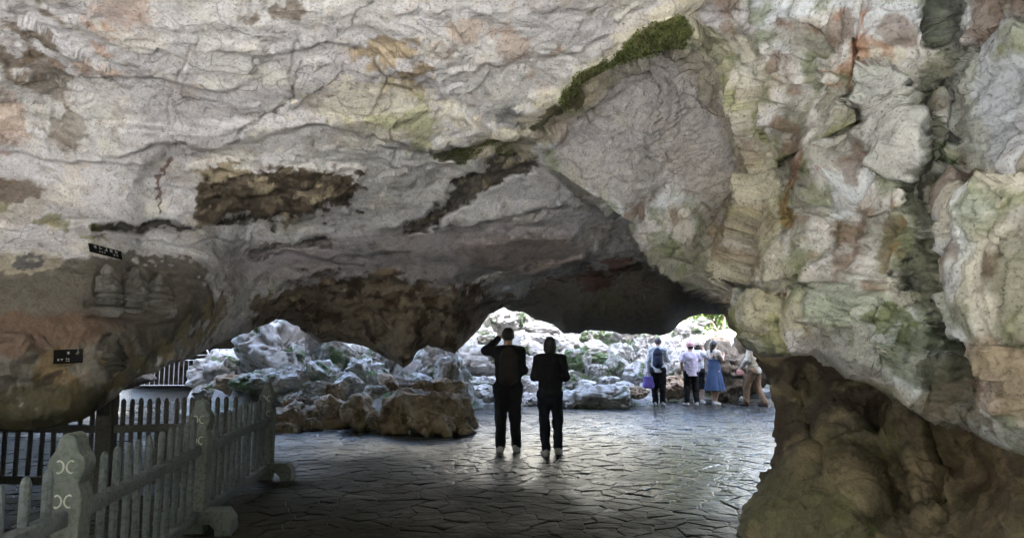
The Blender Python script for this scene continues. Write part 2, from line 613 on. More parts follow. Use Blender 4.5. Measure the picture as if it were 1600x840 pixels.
R += .10 * ell(330, 455, 40, 60, -20, .8)                   # shoulder of the carved rock
R += .10 * ell(60, 300, 120, 40, 10, .6)
R -= .12 * ell(250, 300, 30, 45, 10, .6)
R += .10 * ell(40, 405, 60, 22, 0, .5)
# fold and alcove on the right
R += .20 * stroke([(1078, 25), (1040, 45), (985, 80), (930, 112), (880, 150), (830, 195), (790, 235)], 34, 24, .7)
band_moss_f = lambda: pmask([(960, 88), (985, 62), (1020, 38), (1060, 26), (1077, 35), (1070, 62), (1045, 78), (1005, 93), (968, 108), (930, 122), (900, 142), (878, 160), (868, 158), (890, 135), (925, 110)], 5, .8)
band_moss = band_moss_f()
R += .12 * band_moss
alcove_f = lambda: pmask([(1040, 88), (1062, 110), (1100, 165), (1135, 225), (1150, 265), (1120, 300), (1060, 300), (960, 300), (890, 280), (878, 235), (930, 160), (985, 110)], 34, 1.2)
alcove = alcove_f()
R -= .10 * alcove + .20 * ell(1015, 215, 125, 140, 30, .9)
R += .11 * stroke([(1062, 82), (1100, 130), (1135, 185), (1165, 245), (1180, 290)], 24, 22, .9)
R += .13 * stroke([(1105, 62), (1140, 110), (1165, 160), (1185, 215), (1195, 300), (1200, 400)], 30, 36, .9)
R -= .08 * stroke([(1082, 75), (1125, 135), (1155, 195), (1170, 235)], 7, 6, .6)
R += .13 * ell(1165, 400, 50, 80, -8, .9)
R += .22 * ell(1175, 470, 40, 40, 0, .6)
# blocks and fractures of the right wall
frac = pmask([(1205, 262), (1255, 244), (1310, 218), (1348, 194), (1336, 165), (1322, 140), (1345, 60), (1350, -60), (1180, -60), (1190, 120), (1200, 200)], 4, .5)
R += .07 * frac
R -= .20 * stroke([(1350, 193), (1330, 205), (1290, 228), (1240, 252), (1215, 262)], 6, 2.5)
R -= .16 * stroke([(1340, 60), (1345, 110), (1322, 150), (1350, 190)], 3, 5)
block_f = lambda: pmask([(1330, 130), (1352, 98), (1392, 100), (1415, 125), (1428, 175), (1430, 285), (1415, 292), (1375, 268), (1340, 210), (1355, 185), (1322, 155)], 5, .6)
block = block_f()
R += .20 * block
cn2 = fbm(P0 * 4.0, 3, 48).reshape(sh)
crev_f = lambda: stroke([(1500, -60), (1462, 30), (1490, 85), (1440, 150), (1478, 225), (1436, 290), (1468, 355), (1430, 430), (1480, 510), (1525, 600)], 22, 30, .9)
crev = crev_f()
R -= .12 * crev
slot = stroke([(1500, 130), (1510, 180), (1500, 250), (1520, 270)], 16, 14)
R -= .12 * slot
R += .12 * pmask([(1510, 60), (1570, 50), (1640, 60), (1640, 270), (1540, 262), (1515, 200)], 12)
R += .16 * pmask([(1500, 300), (1560, 285), (1680, 300), (1680, 520), (1560, 520), (1510, 450)], 16)
R += .20 * ell(1215, 500, 75, 50, 5, .5)                    # low bulges over the pillar
R += .30 * ell(1340, 525, 58, 75, -12, .5)
R += .12 * ell(1440, 590, 80, 40, 35, .6)
R -= .14 * stroke([(1140, 440), (1185, 452), (1225, 440), (1280, 452)], 7, 6)
R -= .12 * ell(1232, 466, 20, 13, 0, .5)
R -= .18 * ell(1470, 600, 30, 30, 30, .6)
R += .14 * pmask([(1540, 540), (1600, 545), (1700, 560), (1700, 680), (1600, 680), (1560, 620)], 10)
for k_, (xa, ya) in enumerate([(1040, 428), (1072, 446), (1100, 458)]):   # scalloped drapery along the lip
    R += .10 * ell(xa, ya - 14, 13, 22, -25, .6)


def ledge_step(pts, amp, wide):
    """rock above the line stands proud and breaks off sharply at it"""
    d, t_ = seg_dist(WX, WY, pts)
    xs = [q[0] for q in pts]
    yl = np.interp(WX, xs, [q[1] for q in pts])
    fade = sstep(xs[0] - 10, xs[0] + 40, WX) * (1 - sstep(xs[-1] - 40, xs[-1] + 10, WX))
    ab = yl - WY
    return amp * fade * sstep(-3, 3, ab) * np.exp(-np.maximum(ab, 0) / wide)


R += ledge_step([(150, 240), (240, 228), (330, 232), (430, 206), (520, 200), (600, 214), (680, 226), (770, 222)], .13, 40)
R += ledge_step([(-60, 226), (40, 240), (120, 252), (210, 246), (262, 276)], .12, 34)
R += ledge_step([(-40, 130), (60, 122), (150, 128), (240, 118), (330, 140), (420, 120)], .09, 40)
R += ledge_step([(330, 70), (420, 88), (500, 66), (580, 80)], .07, 34)
R += ledge_step([(560, 350), (640, 362), (740, 348), (830, 330), (890, 318)], .16, 40)
R += ledge_step([(240, 385), (330, 372), (420, 392), (520, 404), (640, 396)], .14, 30)
R += ledge_step([(430, 440), (520, 430), (620, 444), (720, 428), (800, 436)], .16, 26)
R += ledge_step([(440, 486), (500, 478), (580, 492), (650, 482), (730, 492)], .16, 18)
R += ledge_step([(-60, 350), (60, 362), (150, 372), (260, 376), (340, 410)], .15, 26)
R += ledge_step([(700, 120), (760, 96), (830, 108), (900, 84), (960, 52)], .08, 34)
R += ledge_step([(1010, 330), (1060, 346), (1110, 338), (1160, 356)], .08, 22)
R += ledge_step([(1210, 340), (1280, 322), (1350, 336), (1430, 316)], .12, 34)
R += ledge_step([(1200, 436), (1280, 444), (1350, 438), (1430, 452)], .14, 40)
R += ledge_step([(1500, 285), (1560, 276), (1640, 290)], .14, 40)
R += ledge_step([(1500, 532), (1560, 540), (1640, 534)], .14, 30)
R += ledge_step([(1220, 120), (1290, 110), (1340, 124)], .06, 30)
R += .10 * ell(615, 150, 85, 60, -10, .5)                   # crusted lump in the ceiling
R += .07 * ell(625, 95, 30, 28, 0, .5)
R -= .045 * stroke([(470, 60), (455, 120), (462, 150), (420, 180), (395, 190), (375, 218)], 4, 3)
R -= .02 * stroke([(300, 60), (270, 140), (262, 190), (280, 235)], 3, 2)
for nx0, ny0, na, nb in ((164, 450, 20, 34), (212, 453, 22, 36), (251, 459, 20, 34), (172, 556, 22, 33)):
    R -= .055 * ell(nx0, ny0, na, nb, 0, .12, PX, PY)         # shallow niches cut for the figures
R -= .06 * stroke([(140, 474), (190, 478), (270, 482)], 4, 4)
R -= .06 * stroke([(140, 498), (200, 500), (272, 500)], 5, 4)
# far roof
R += .25 * ell(635, 545, 22, 40, 0, .7)
R += .35 * ell(950, 478, 130, 40, 5, .7)
R -= .20 * stroke([(800, 478), (845, 448), (900, 430), (960, 424), (1000, 415)], 8, 6)
R += .20 * stroke([(745, 455), (790, 440), (850, 420), (905, 405)], 12, 8)
R -= .15 * ell(490, 478, 15, 12, 0, .5)
lm = sstep(470, 560, PY) * (1 - sstep(380, 460, PX))
R += lm * (.16 * fbm(P0 * 1.4, 3, 52).reshape(sh) + .05 * ridged(P0 * 3.0, 3, 53).reshape(sh))
rn = fbm(P0 * 4.5, 4, 49, .6).reshape(sh)
R += .09 * rn * np.clip(dark_lump + groove + ell(560, 490, 170, 60, 0, .5) * .8 + low_dark, 0, 1)
R += .03 * rn * alcove + .07 * rn * crev
# the lower rim turns under
rim = np.maximum(0, 1 - (lip_y[None] - PY) / 34.0)
rim = np.where(TR <= 1, rim, 0)
D = D - R * (D / 7.0) ** .3
rim_r = np.interp(px_cols, [200, 450], [.16, .35])[None]
D += rim_r * (D / 8) * (1 - np.sqrt(np.maximum(0, 1 - rim ** 2)))
V = at(PX, PY, D).reshape(-1, 3)


def grid_normals(V, sh):
    G = V.reshape(*sh, 3)
    a = np.gradient(G, axis=1)
    b = np.gradient(G, axis=0)
    n = np.cross(a.reshape(-1, 3), b.reshape(-1, 3))
    n /= np.linalg.norm(n, axis=1)[:, None] + 1e-12
    return n


def blur(n, sh, k):
    g_ = n.reshape(*sh, 3)
    for ax in (0, 1):
        p_ = np.concatenate([np.repeat(np.take(g_, [0], ax), k, ax), g_, np.repeat(np.take(g_, [-1], ax), k + 1, ax)], ax)
        c_ = np.cumsum(p_, ax)
        w_ = 2 * k + 1
        g_ = (np.take(c_, range(w_, c_.shape[ax]), ax) - np.take(c_, range(0, c_.shape[ax] - w_), ax)) / w_
    g_ = g_.reshape(-1, 3)
    return g_ / (np.linalg.norm(g_, axis=1)[:, None] + 1e-9)


nrm = grid_normals(V, sh)
to_eye = np.array([0, 0, EYE]) - V
nrm *= np.sign((nrm * to_eye).sum(1))[:, None] + 1e-9
nrm = blur(nrm, sh, 6)
# roughness of each zone
rough_zone = (.40 + .62 * mB + .5 * np.clip(dark_lump + groove + low_dark, 0, 1) + .5 * ell(560, 490, 190, 70, 0, .5) + .5 * ell(640, 150, 110, 110, 20, .6)
              + .4 * ell(60, 110, 130, 120, 0, .6) - .2 * alcove - .35 * ell(650, 400, 260, 35, -3, .6)).ravel()
smooth_wall = ell(120, 445, 210, 62, 0, .4).ravel() + ell(240, 490, 60, 60, 0, .5).ravel()
smooth_wall = np.clip(smooth_wall, 0, 1)
rough_zone = np.clip(rough_zone * (1 - .75 * smooth_wall), .12, 1.8)
Vw = V + .25 * np.stack([fbm(V * 1.2, 2, 31), fbm(V * 1.2, 2, 32), fbm(V * 1.2, 2, 33)], -1)
sq = np.array([1.0, .8, 1.6])
f1, f2, cid, fa = worley(Vw * sq * 1.9, 3, True)
g1, g2, gid, fb = worley(Vw * sq * 5.3 + .3, 5, True)
h1, h2, hid, fc = worley((Vw + .04 * np.stack([perlin(V * 6, 34), perlin(V * 6, 35), perlin(V * 6, 36)], -1)) * 13.0, 7, True)
disp = .13 * fbm(V * .9, 3, 41) * (.5 + .5 * rough_zone)
e1, e2, eid, fe = worley(Vw * np.array([1.5, 1.2, .55]) + .7, 12, True)
disp += mB.ravel() * (1 - alcove.ravel()) * (.17 * fe + .06 * (eid - .5))
disp += rough_zone * (.085 * fa + .03 * (cid - .5) - .016 * (1 - sstep(0, .06, f2 - f1)) * sstep(0, .3, perlin(V * .8, 44)))
disp += rough_zone * (.030 * fb + .008 * (gid - .5))
disp += (.35 + .65 * rough_zone) * .009 * fc * sstep(-.35, .25, perlin(V * 1.3, 45))
disp += rough_zone * .010 * ridged(Vw * 3.1, 4, 50)
disp += rough_zone * .012 * fbm(Vw * np.array([11, 11, 11.0]), 3, 60, .6)
disp *= 1 - .65 * sstep(.2, 1, rim.ravel())
V2 = V + nrm * disp[:, None]
CAVE_GRID, CAVE_SH = V2.reshape(*sh, 3), sh
CAVE_N = grid_normals(V2, sh)
CAVE_N *= np.sign((CAVE_N * to_eye).sum(1))[:, None] + 1e-9


def cave_point(px, py):
    """surveyed surface point and smoothed normal"""
    c = int(np.argmin(np.abs(px_cols - px)))
    t = 1 - py / lip_y[c] if py >= 0 else 1
    r = int(np.clip(round(t * (NR1 - 1)), 0, NR1 - 1))
    n = np.zeros(3)
    for i in range(-9, 10, 3):
        for j in range(-9, 10, 3):
            n += nrm[np.clip(r + i, 0, sh[0] - 1) * sh[1] + np.clip(c + j, 0, sh[1] - 1)]
    return CAVE_GRID[r, c], n / np.linalg.norm(n)


wx, wy = lwx + 1.3 * hwx, lwy + 1.3 * hwy
WX, WY = PX + wx, PY + wy
dark_lump, ledge_crack, groove, groove2, low_dark, band_moss, alcove, block, crev = dark_lump_f(), ledge_crack_f(), groove_f(), groove2_f(), low_dark_f(), band_moss_f(), alcove_f(), block_f(), crev_f()
# ---- colour of the rock (limestone, flowstone crust, iron stain, algae, moss, brown patches, painted shade)
def rgb(h):
    c = np.array([int(h[i:i + 2], 16) for i in (0, 2, 4)]) / 255.0
    return np.where(c <= .04045, c / 12.92, ((c + .055) / 1.055) ** 2.4)


pn1 = fbm(V * .55, 4, 70).reshape(sh)
pn2 = fbm(V * 1.7, 4, 75).reshape(sh)
pn3 = fbm(V * 4.0, 4, 80).reshape(sh)
C = np.zeros((*sh, 3)) + rgb("cdcbcc")


GRAIN = None


def lay(mask, colour, amt=1.0):
    global C
    m = np.clip(mask, 0, 1)
    if GRAIN is not None:                     # stains break up along the grain of the rock
        m = sstep(.22, .62, m + .55 * GRAIN * sstep(0, .15, m)) * sstep(0.02, .12, m)
    m = (m * np.clip(amt, 0, 1))[..., None]
    C = C * (1 - m) + colour * m


lay(sstep(-.1, .5, pn1), rgb("d2d0ca"), .6)                              # cream
lay(sstep(.05, .5, -pn1 + .4 * pn2), rgb("b9b4b5"), .7)                  # pinkish grey
lay(sstep(.15, .6, pn2), rgb("dad6ca"), .6)
lay(sstep(.25, .6, pn3), rgb("e0dcd0"), .35)
lay(sstep(.3, .6, -pn3 + .3 * pn2), rgb("a39a92"), .5)
lay(sstep(.1, .45, perlin(V * 2.3, 88).reshape(sh) + .4 * pn1) * sstep(.2, .5, pn3), rgb("a2713f"), .2)   # ochre flecks
CRUST, ALG, MOSS, BROWN, DARK, ORANGE, RUST, GREYBROWN = (rgb(h) for h in ("d0c9ae", "9ba06a", "4f5c2e", "70604c", "3d3429", "ab7d58", "85503a", "5d554b"))
GRAIN = (.6 * pn3 + .8 * fbm(V * 9.0, 3, 83).reshape(sh))
# left ceiling
lay(ell(430, 15, 40, 40, 0, .6) * sstep(-.2, .3, pn3), BROWN, .7)
lay(ell(40, 60, 50, 60, 20, .6) * sstep(-.3, .3, pn3), BROWN, .8)
lay(ell(75, 120, 30, 50, -25, .6), BROWN, .6)
lay(ell(10, 190, 30, 40, 0, .6), ORANGE, .4)
lay(ell(120, 70, 70, 40, 30, .8) * sstep(-.1, .4, pn2), ORANGE, .5)
lay(ell(190, 15, 40, 25, 0, .8), ORANGE, .4)
lay(ell(105, 205, 28, 24, 0, .6), BROWN, .6)
lay(ell(620, 100, 55, 45, 20, .7) * sstep(-.4, .3, pn3), rgb("a58d60"), .7)
lay(ell(600, 170, 110, 40, 10, .7), CRUST, .5)
lay(ell(655, 195, 22, 34, 0, .6) + .6 * ell(600, 185, 60, 14, 0, .7), ALG, .55)
lay(ell(780, 60, 80, 70, 30, .8) * sstep(-.1, .4, pn2), ORANGE, .35)
lay(stroke([(300, 85), (270, 200), (290, 250)], 1.2), DARK, .35)
lay(stroke([(470, 90), (452, 160), (400, 185), (370, 215)], 1.6), DARK, .5)
lay(stroke([(230, 110), (262, 140), (276, 170), (300, 220)], 1.2), DARK, .4)
lay(stroke([(150, 130), (230, 140), (270, 145), (310, 150)], 1.4), DARK, .4)
lay(stroke([(270, 250), (246, 280), (255, 330)], 3.0, 2.0), rgb("5a3a22"), .8)
lay(dark_lump, rgb("6b6052"))
lay(dark_lump * sstep(-.05, .35, pn3), rgb("463e33"), .8)
lay(dark_lump * sstep(.15, .45, pn2), rgb("b5a88f"), .7)
lay(ledge_crack, rgb("3a3326"), .9)
lay(stroke([(150, 368), (100, 345), (40, 330), (-30, 320)], 14, 10) * sstep(-.3, .2, pn3), rgb("7d7a48"), .7)
lay(ell(25, 295, 45, 18, 5, .4), BROWN, .8)
lay(groove, rgb("3f382d"), .9)
lay(groove * sstep(.3, .55, pn3), rgb("8a806a"), .7)
lay(groove2, rgb("4a4a2c"), .9)
lay(low_dark, rgb("3c3732"), .9)
lay(ell(800, 185, 22, 18, 0, .6), rgb("7e7d80"), .8)
lay(ell(820, 395, 90, 28, 2, .4), rgb("a08f78"), .7)
lay(ell(650, 400, 300, 40, -3, .6), rgb("9c9294"), .6)
# weathered carved rock on the left, colour darkened further for the shade there
cw = np.clip(ell(60, 460, 285, 66, 5, .10), 0, 1)
lay(cw, rgb("706c65"), .95)
cw2 = pmask([(-900, 395), (-50, 395), (60, 415), (240, 405), (320, 420), (340, 470), (300, 530), (200, 600), (120, 680), (-900, 1300)], 6, 1.8)
lay(cw2, rgb("6a655c"), .95)
lay(ell(40, 405, 60, 18, 0, .4), rgb("b0a794"), .7)
lay(ell(45, 402, 24, 12, 0, .4), rgb("55565a"), .9)
lay(ell(60, 520, 130, 28, -4, .5), rgb("6b4a35"), .5)
lay(ell(90, 580, 110, 40, -15, .7) * sstep(-.4, .3, pn2), rgb("75603d"), .7)
lay(ell(60, 640, 130, 35, -6, .6), rgb("48432d"), .8)
lay(ell(75, 600, 26, 9, -25, .5), DARK, .8)
lay(ell(245, 500, 80, 60, 20, .6), rgb("4f4b44"), .7)
lay(stroke([(180, 600), (250, 560), (310, 510), (345, 470)], 16, 22) * sstep(-.4, .2, pn3), rgb("8f8262"), .7)
# far roof
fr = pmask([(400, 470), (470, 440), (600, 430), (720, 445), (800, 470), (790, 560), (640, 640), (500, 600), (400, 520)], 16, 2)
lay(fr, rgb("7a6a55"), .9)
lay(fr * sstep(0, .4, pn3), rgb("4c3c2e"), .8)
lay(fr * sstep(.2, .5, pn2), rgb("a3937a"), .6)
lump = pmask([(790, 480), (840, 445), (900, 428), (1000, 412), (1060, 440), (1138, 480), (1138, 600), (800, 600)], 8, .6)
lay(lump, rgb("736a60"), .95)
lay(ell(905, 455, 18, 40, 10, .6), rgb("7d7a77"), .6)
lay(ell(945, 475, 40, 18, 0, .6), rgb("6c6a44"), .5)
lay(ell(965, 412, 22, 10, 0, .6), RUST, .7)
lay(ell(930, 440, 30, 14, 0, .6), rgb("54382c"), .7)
# right wall
GR0, GRAIN = GRAIN, None
lay(mB * sstep(0, .45, pn2), rgb("c6c3b2"), .6)
lay(mB * sstep(.1, .5, -pn2), rgb("86847c"), .6)
wn1_ = fbm(V * 1.1, 4, 71).reshape(sh)
wn2_ = fbm(V * 2.6, 4, 73).reshape(sh)
lay(mB * (1 - alcove) * sstep(.12, .4, wn1_), rgb("d2d8dd"), .8)  # bluish white patches put sky-lit highlights into the colour
lay(mB * (1 - alcove) * sstep(.10, .40, -wn1_), rgb("777663"), .7)
lay(mB * (1 - alcove) * sstep(.15, .45, wn2_), rgb("6f7a48"), .55)
lay(mB * (1 - alcove) * sstep(.15, .45, -wn2_), rgb("72543c"), .6)
GRAIN = GR0
lay(stroke([(1080, 20), (1000, 70), (930, 120), (870, 170), (820, 215), (750, 225)], 30, 20, .8), CRUST, .6)
lay(band_moss * sstep(-.75, -.1, pn3), MOSS)
lay(band_moss * sstep(.05, .4, pn3), rgb('7c8450'), .7)
lay(band_moss * sstep(.1, .45, -pn3), rgb('363f1f'), .8)
lay(band_moss * sstep(.15, .4, pn2), rgb('6b5f3c'), .6)
lay(stroke([(968, 105), (920, 125), (880, 160), (835, 200)], 9, 6), rgb("5d5a3a"), .9)
lay(alcove, rgb("bab6b3"), .6)
lay(stroke([(1010, 110), (1035, 160), (1030, 200), (1062, 240), (1065, 262)], 1.3) + stroke([(985, 255), (1030, 250), (1062, 248), (1100, 240)], 1.2) + stroke([(1040, 190), (1075, 165), (1100, 160)], 1.0), rgb("4f4741"), .6)
lay(ell(1100, 280, 30, 90, -30, .8), rgb("a89f96"), .5)
lay(stroke([(1062, 92), (1095, 135), (1130, 190), (1160, 250), (1175, 295)], 16), rgb("b0a898"), .7)
lay(stroke([(1105, 70), (1140, 118), (1170, 165), (1190, 225), (1200, 320), (1210, 450)], 20, 24), rgb("c9c4ae"), .6)
lay(stroke([(1140, 100), (1170, 160), (1185, 215)], 10) * sstep(-.3, .2, pn3), ALG, .6)
lay(ell(1155, 250, 18, 20, 0, .5) + ell(1180, 175, 12, 14) * .6, rgb("8a7348"), .35)
lay(ell(1170, 345, 55, 35, 0, .6) * sstep(-.4, .2, pn3), rgb("857048"), .35)
lay(ell(1165, 405, 40, 45, 0, .7), rgb("b3a884"), .35)
lay(ell(1200, 500, 60, 40, 0, .6), rgb("b0a980"), .5)
lay(ell(1190, 510, 50, 30, 0, .6) * sstep(-.2, .3, pn3), ALG, .6)
lay(ell(1232, 466, 14, 11, 0, .5), rgb("8e5f3c"), .7)
lay(ell(1310, 60, 60, 60, 0, .8) * sstep(-.2, .4, pn2), rgb("b08062"), .6)
lay(ell(1300, 260, 70, 35, -25, .6) * sstep(-.3, .3, pn2), RUST, .65)
lay(ell(1310, 350, 110, 55, 10, .7) * sstep(-.2, .4, pn2), rgb("8f7040"), .65)
lay(ell(1375, 370, 50, 40, 0, .6) * sstep(-.2, .4, pn3), BROWN, .6)
lay(block, rgb("c2c3c0"), .8)
lay(stroke([(1215, 255), (1300, 215), (1350, 190)], 8) * .6, rgb("8d9062"), .7)
lay(np.clip(1.3 * crev - .6 * sstep(.0, .35, pn2), 0, 1), rgb("4d5043"), .8)  # dark green crevice, its shadow deepened in the colour
lay(crev * sstep(.0, .35, pn3), rgb("282b20"), .85)
lay(crev * sstep(.1, .4, pn2), rgb("8d907f"), .6)
lay(ell(1470, 250, 30, 60, 0, .6) * sstep(.0, .3, pn2), MOSS, .6)
lay(ell(1540, 160, 55, 100, 0, .5), rgb("a7aba6"), .8)
lay(ell(1590, 170, 40, 110, 0, .6), rgb("b4b9c4"), .7)
lay(ell(1580, 590, 60, 60, 0, .6), rgb("a8907c"), .6)
lay(ell(1330, 480, 50, 35, 0, .6), rgb("b9c2b4"), .7)
lay(ell(1340, 540, 50, 40, 0, .7), rgb("b6b7b6"), .6)
lay(ell(1400, 510, 35, 30, 0, .7) * sstep(-.4, .2, pn3), rgb("6f7a42"), .75)
lay(ell(1430, 560, 60, 40, 35, .7), rgb("6a7460"), .6)
lay(ell(1390, 551, 11, 5, 0, .4), rgb("cfc9b4"), .8)
lay(ell(1500, 640, 70, 40, 35, .7), rgb("63604f"), .7)

# ---- close the sheet round its edges: under the rim and up behind it, back over the mouth, and sideways
G = V2.reshape(*sh, 3)
cols = sh[1]
up_back = np.clip(np.interp(px_cols, [-900, -150, 0, 300, 1120, 1150, 1300, 2300], [0, 0, .6, 1, 1, 0.0, 0, 0]), 0, 1)
rows_lo = []
for k in range(1, 17):
    a = k / 16
    dy_ = .25 + 2.2 * a ** 1.2 if k else 0
    dzz = up_back * (4.6 * a ** 1.6)
    dy_ = dy_ * (1 - .35 * up_back * a)
    grow = 1 + dy_ / G[0][:, 1]
    r = np.stack([G[0][:, 0] * grow, G[0][:, 1] * grow, G[0][:, 2] + dzz + .03 * a], -1)
    r += .12 * np.stack([fbm(r * 1.1, 3, 91), fbm(r * 1.1, 3, 92), fbm(r * 1.1, 3, 93)], -1) * min(1, k / 4)
    rows_lo.append(r)
rows_hi = []
top = G[-1]
for k in range(1, 26):
    a = k / 25
    if a < .55:
        q = a / .55
        yy = top[:, 1] * (1 - q) + (-2.6) * q
        zz = top[:, 2] + .5 * q
    else:
        q = (a - .55) / .45
        yy = np.full(cols, -2.6 - 1.2 * q)
        zz = top[:, 2] + .5 + 9 * q
    r = np.stack([top[:, 0] * (1 + .6 * a), yy, zz], -1)
    r += .25 * np.stack([fbm(r * .8, 3, 94), fbm(r * .8, 3, 95), fbm(r * .8, 3, 96)], -1) * min(1, k / 4)
    rows_hi.append(r)
FULL = np.concatenate([np.array(rows_lo[::-1]), G, np.array(rows_hi)], 0)
CF = np.concatenate([np.repeat(C[:1], 16, 0), C, np.repeat(C[-1:], 25, 0)], 0)
side = []
for k in range(1, 9):
    a = k / 8
    s = FULL[:, -1] + np.stack([5.5 * a + 0 * FULL[:, -1, 0], -1.0 * a + 0 * FULL[:, -1, 0], 0 * FULL[:, -1, 0]], -1)
    side.append(s)
sideL = []
for k in range(1, 5):
    a = k / 4
    sideL.append(FULL[:, 0] + np.stack([-5 * a + 0 * FULL[:, 0, 0], 0 * FULL[:, 0, 0], 0 * FULL[:, 0, 0]], -1))
FULL = np.concatenate([np.stack(sideL[::-1], 1), FULL, np.stack(side, 1)], 1)
CF = np.concatenate([np.repeat(CF[:, :1], 4, 1), CF, np.repeat(CF[:, -1:], 8, 1)], 1)


def grid_faces(nr, nc):
    idx = np.arange(nr * nc).reshape(nr, nc)
    return np.stack([idx[:-1, :-1], idx[:-1, 1:], idx[1:, 1:], idx[1:, :-1]], -1).reshape(-1, 4)


M_cave = rock_mat("limestone_cave", None, bump=1.0, crack=.6)
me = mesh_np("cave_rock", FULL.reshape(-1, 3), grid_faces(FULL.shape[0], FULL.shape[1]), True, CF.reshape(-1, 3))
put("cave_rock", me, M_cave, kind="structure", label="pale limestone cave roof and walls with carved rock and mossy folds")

# ---- the foot of the right-hand wall: a waisted pillar under the overhang
LEFT = [(470, 1160), (540, 1172), (558, 1184), (600, 1201), (637, 1214), (660, 1216), (730, 1211), (763, 1198), (790, 1178), (807, 1166), (840, 1160), (900, 1150), (1250, 1150)]
CP = [(1180, 480, 7.0), (1300, 480, 6.8), (1500, 480, 6.0), (1190, 560, 6.7), (1300, 590, 6.4), (1400, 640, 5.9), (1500, 680, 4.9), (1600, 700, 4.3), (2000, 700, 3.0),
      (1215, 654, 6.5), (1300, 690, 5.8), (1400, 710, 5.6), (1500, 730, 5.1), (1600, 760, 4.4), (1212, 740, 6.1), (1300, 760, 5.3), (1400, 770, 5.2), (1500, 790, 4.9), (1600, 800, 4.2),
      (1166, 810, 5.6), (1180, 840, 5.2), (1250, 840, 4.9), (1400, 840, 4.7), (1500, 840, 4.5), (1600, 840, 3.9), (1200, 960, 3.9), (1400, 960, 3.8), (1700, 960, 3.3), (2000, 900, 2.5), (1300, 1200, 2.7), (1800, 1200, 2.4), (2200, 1200, 1.8)]
rows = np.concatenate([np.arange(480, 850, 2.5), np.arange(850, 1251, 10)])
scol = np.concatenate([np.linspace(0, 1, 185) ** 1.0 * 470, 470 + np.arange(1, 41) * 16])
lx = np.interp(rows, [p[0] for p in LEFT], [p[1] for p in LEFT])
lx = lx + 2 * fbm(np.stack([rows * .04, rows * 0, rows * 0 + 3], -1), 3, 6)
QX = lx[:, None] + scol[None]
QY = np.broadcast_to(rows[:, None], QX.shape).copy()
QD = tps(CP, QX, QY)
PXs, PYs, WXs, WYs, shs = PX, PY, WX, WY, sh
PX, PY, sh = QX, QY, QX.shape
p0 = at(QX, QY, QD).reshape(-1, 3)
wx = (7 * fbm(p0 * 2.3, 3, 12)).reshape(sh)
wy = (7 * fbm(p0 * 2.3, 3, 13)).reshape(sh)
WX, WY = PX + wx, PY + wy
R = .15 * ell(1380, 640, 70, 60, 10, .7) - .25 * ell(1260, 620, 25, 60, 0, .6) - .30 * ell(1385, 640, 24, 26, 0, .6) + .22 * ell(1330, 770, 40, 60, 10, .6) \
    + .18 * stroke([(1410, 640), (1440, 720), (1450, 800)], 22, 20) - .12 * ell(1530, 710, 80, 40, 25, .8) - .22 * ell(1250, 590, 50, 40, 20, .7) + .18 * ell(1360, 760, 36, 34, 0, .6) - .16 * stroke([(1380, 740), (1395, 780), (1385, 810)], 8) \
    + .15 * ell(1240, 800, 60, 60, 0, .7) - .12 * stroke([(1270, 660), (1290, 740), (1300, 840)], 8, 10) + .12 * ell(1340, 820, 40, 40, 0, .6)
edge = np.maximum(0, 1 - scol[None] / 75.0)
QD = QD - R + .7 * (1 - np.sqrt(np.maximum(0, 1 - edge ** 2)))
p = at(QX, QY, QD).reshape(-1, 3)
n_ = grid_normals(p, sh)
te = np.array([0, 0, EYE]) - p
n_ *= np.sign((n_ * te).sum(1))[:, None] + 1e-9
pw = p + .2 * np.stack([fbm(p * 1.3, 2, 14), fbm(p * 1.3, 2, 15), fbm(p * 1.3, 2, 16)], -1)
a1, a2, ai, af = worley(pw * np.array([2.4, 2.4, 1.5]), 8, True)
b1, b2, bi, bf = worley(pw * np.array([6.4, 6.4, 4.5]), 9, True)
dsp = .09 * fbm(p * np.array([1.4, 1.4, .8]), 3, 17) + .07 * af + .03 * bf + .035 * ridged(pw * np.array([2.6, 2.6, .7]), 4, 18) + .012 * fbm(pw * 8, 4, 19, .6)
p = p + n_ * dsp[:, None]
p[:, 2] = np.maximum(p[:, 2], -.12)
pn2 = fbm(p * 1.7, 4, 76).reshape(sh)
pn3 = fbm(p * 4.0, 4, 81).reshape(sh)
GRAIN = None
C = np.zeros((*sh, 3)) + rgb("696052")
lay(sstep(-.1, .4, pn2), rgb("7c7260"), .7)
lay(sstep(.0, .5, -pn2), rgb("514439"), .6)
lay(sstep(.2, .5, pn3), rgb("a39478"), .5)
lay(ell(1530, 720, 110, 60, 20, .6), rgb("5f4a3c"), .6)
lay(sstep(.05, .35, pn3 + .4 * pn2), rgb("9b8d70"), .45)
lay(sstep(.15, .4, fbm(p * 2.4, 3, 77).reshape(sh)), rgb("66683f"), .3)
lay(ell(1240, 800, 90, 60, 0, .8), rgb("6d6f52"), .7)
lay(ell(1340, 815, 34, 40, 0, .6) * sstep(-.5, .2, pn3), rgb("515a30"), .6)
lay(ell(1390, 690, 45, 50, 0, .6) * sstep(-.4, .2, pn3), rgb("6b6a48"), .6)
lay(ell(1345, 760, 40, 40, 0, .6), rgb("8d8068"), .6)
Gp = p.reshape(*sh, 3)
back = []
for k in range(1, 13):
    a = k / 12
    grow = 1 + (.15 + 3.0 * a) / Gp[:, 0, 1]
    r = np.stack([Gp[:, 0, 0] * grow + .9 * a, Gp[:, 0, 1] * grow, Gp[:, 0, 2]], -1)
    r += .08 * a * np.stack([fbm(r * 1.2, 3, 97), fbm(r * 1.2, 3, 98), 0 * r[:, 0]], -1)
    back.append(r)
Gp = np.concatenate([np.stack(back[::-1], 1), Gp], 1)
Cp = np.concatenate([np.repeat(C[:, :1], 12, 1), C], 1)
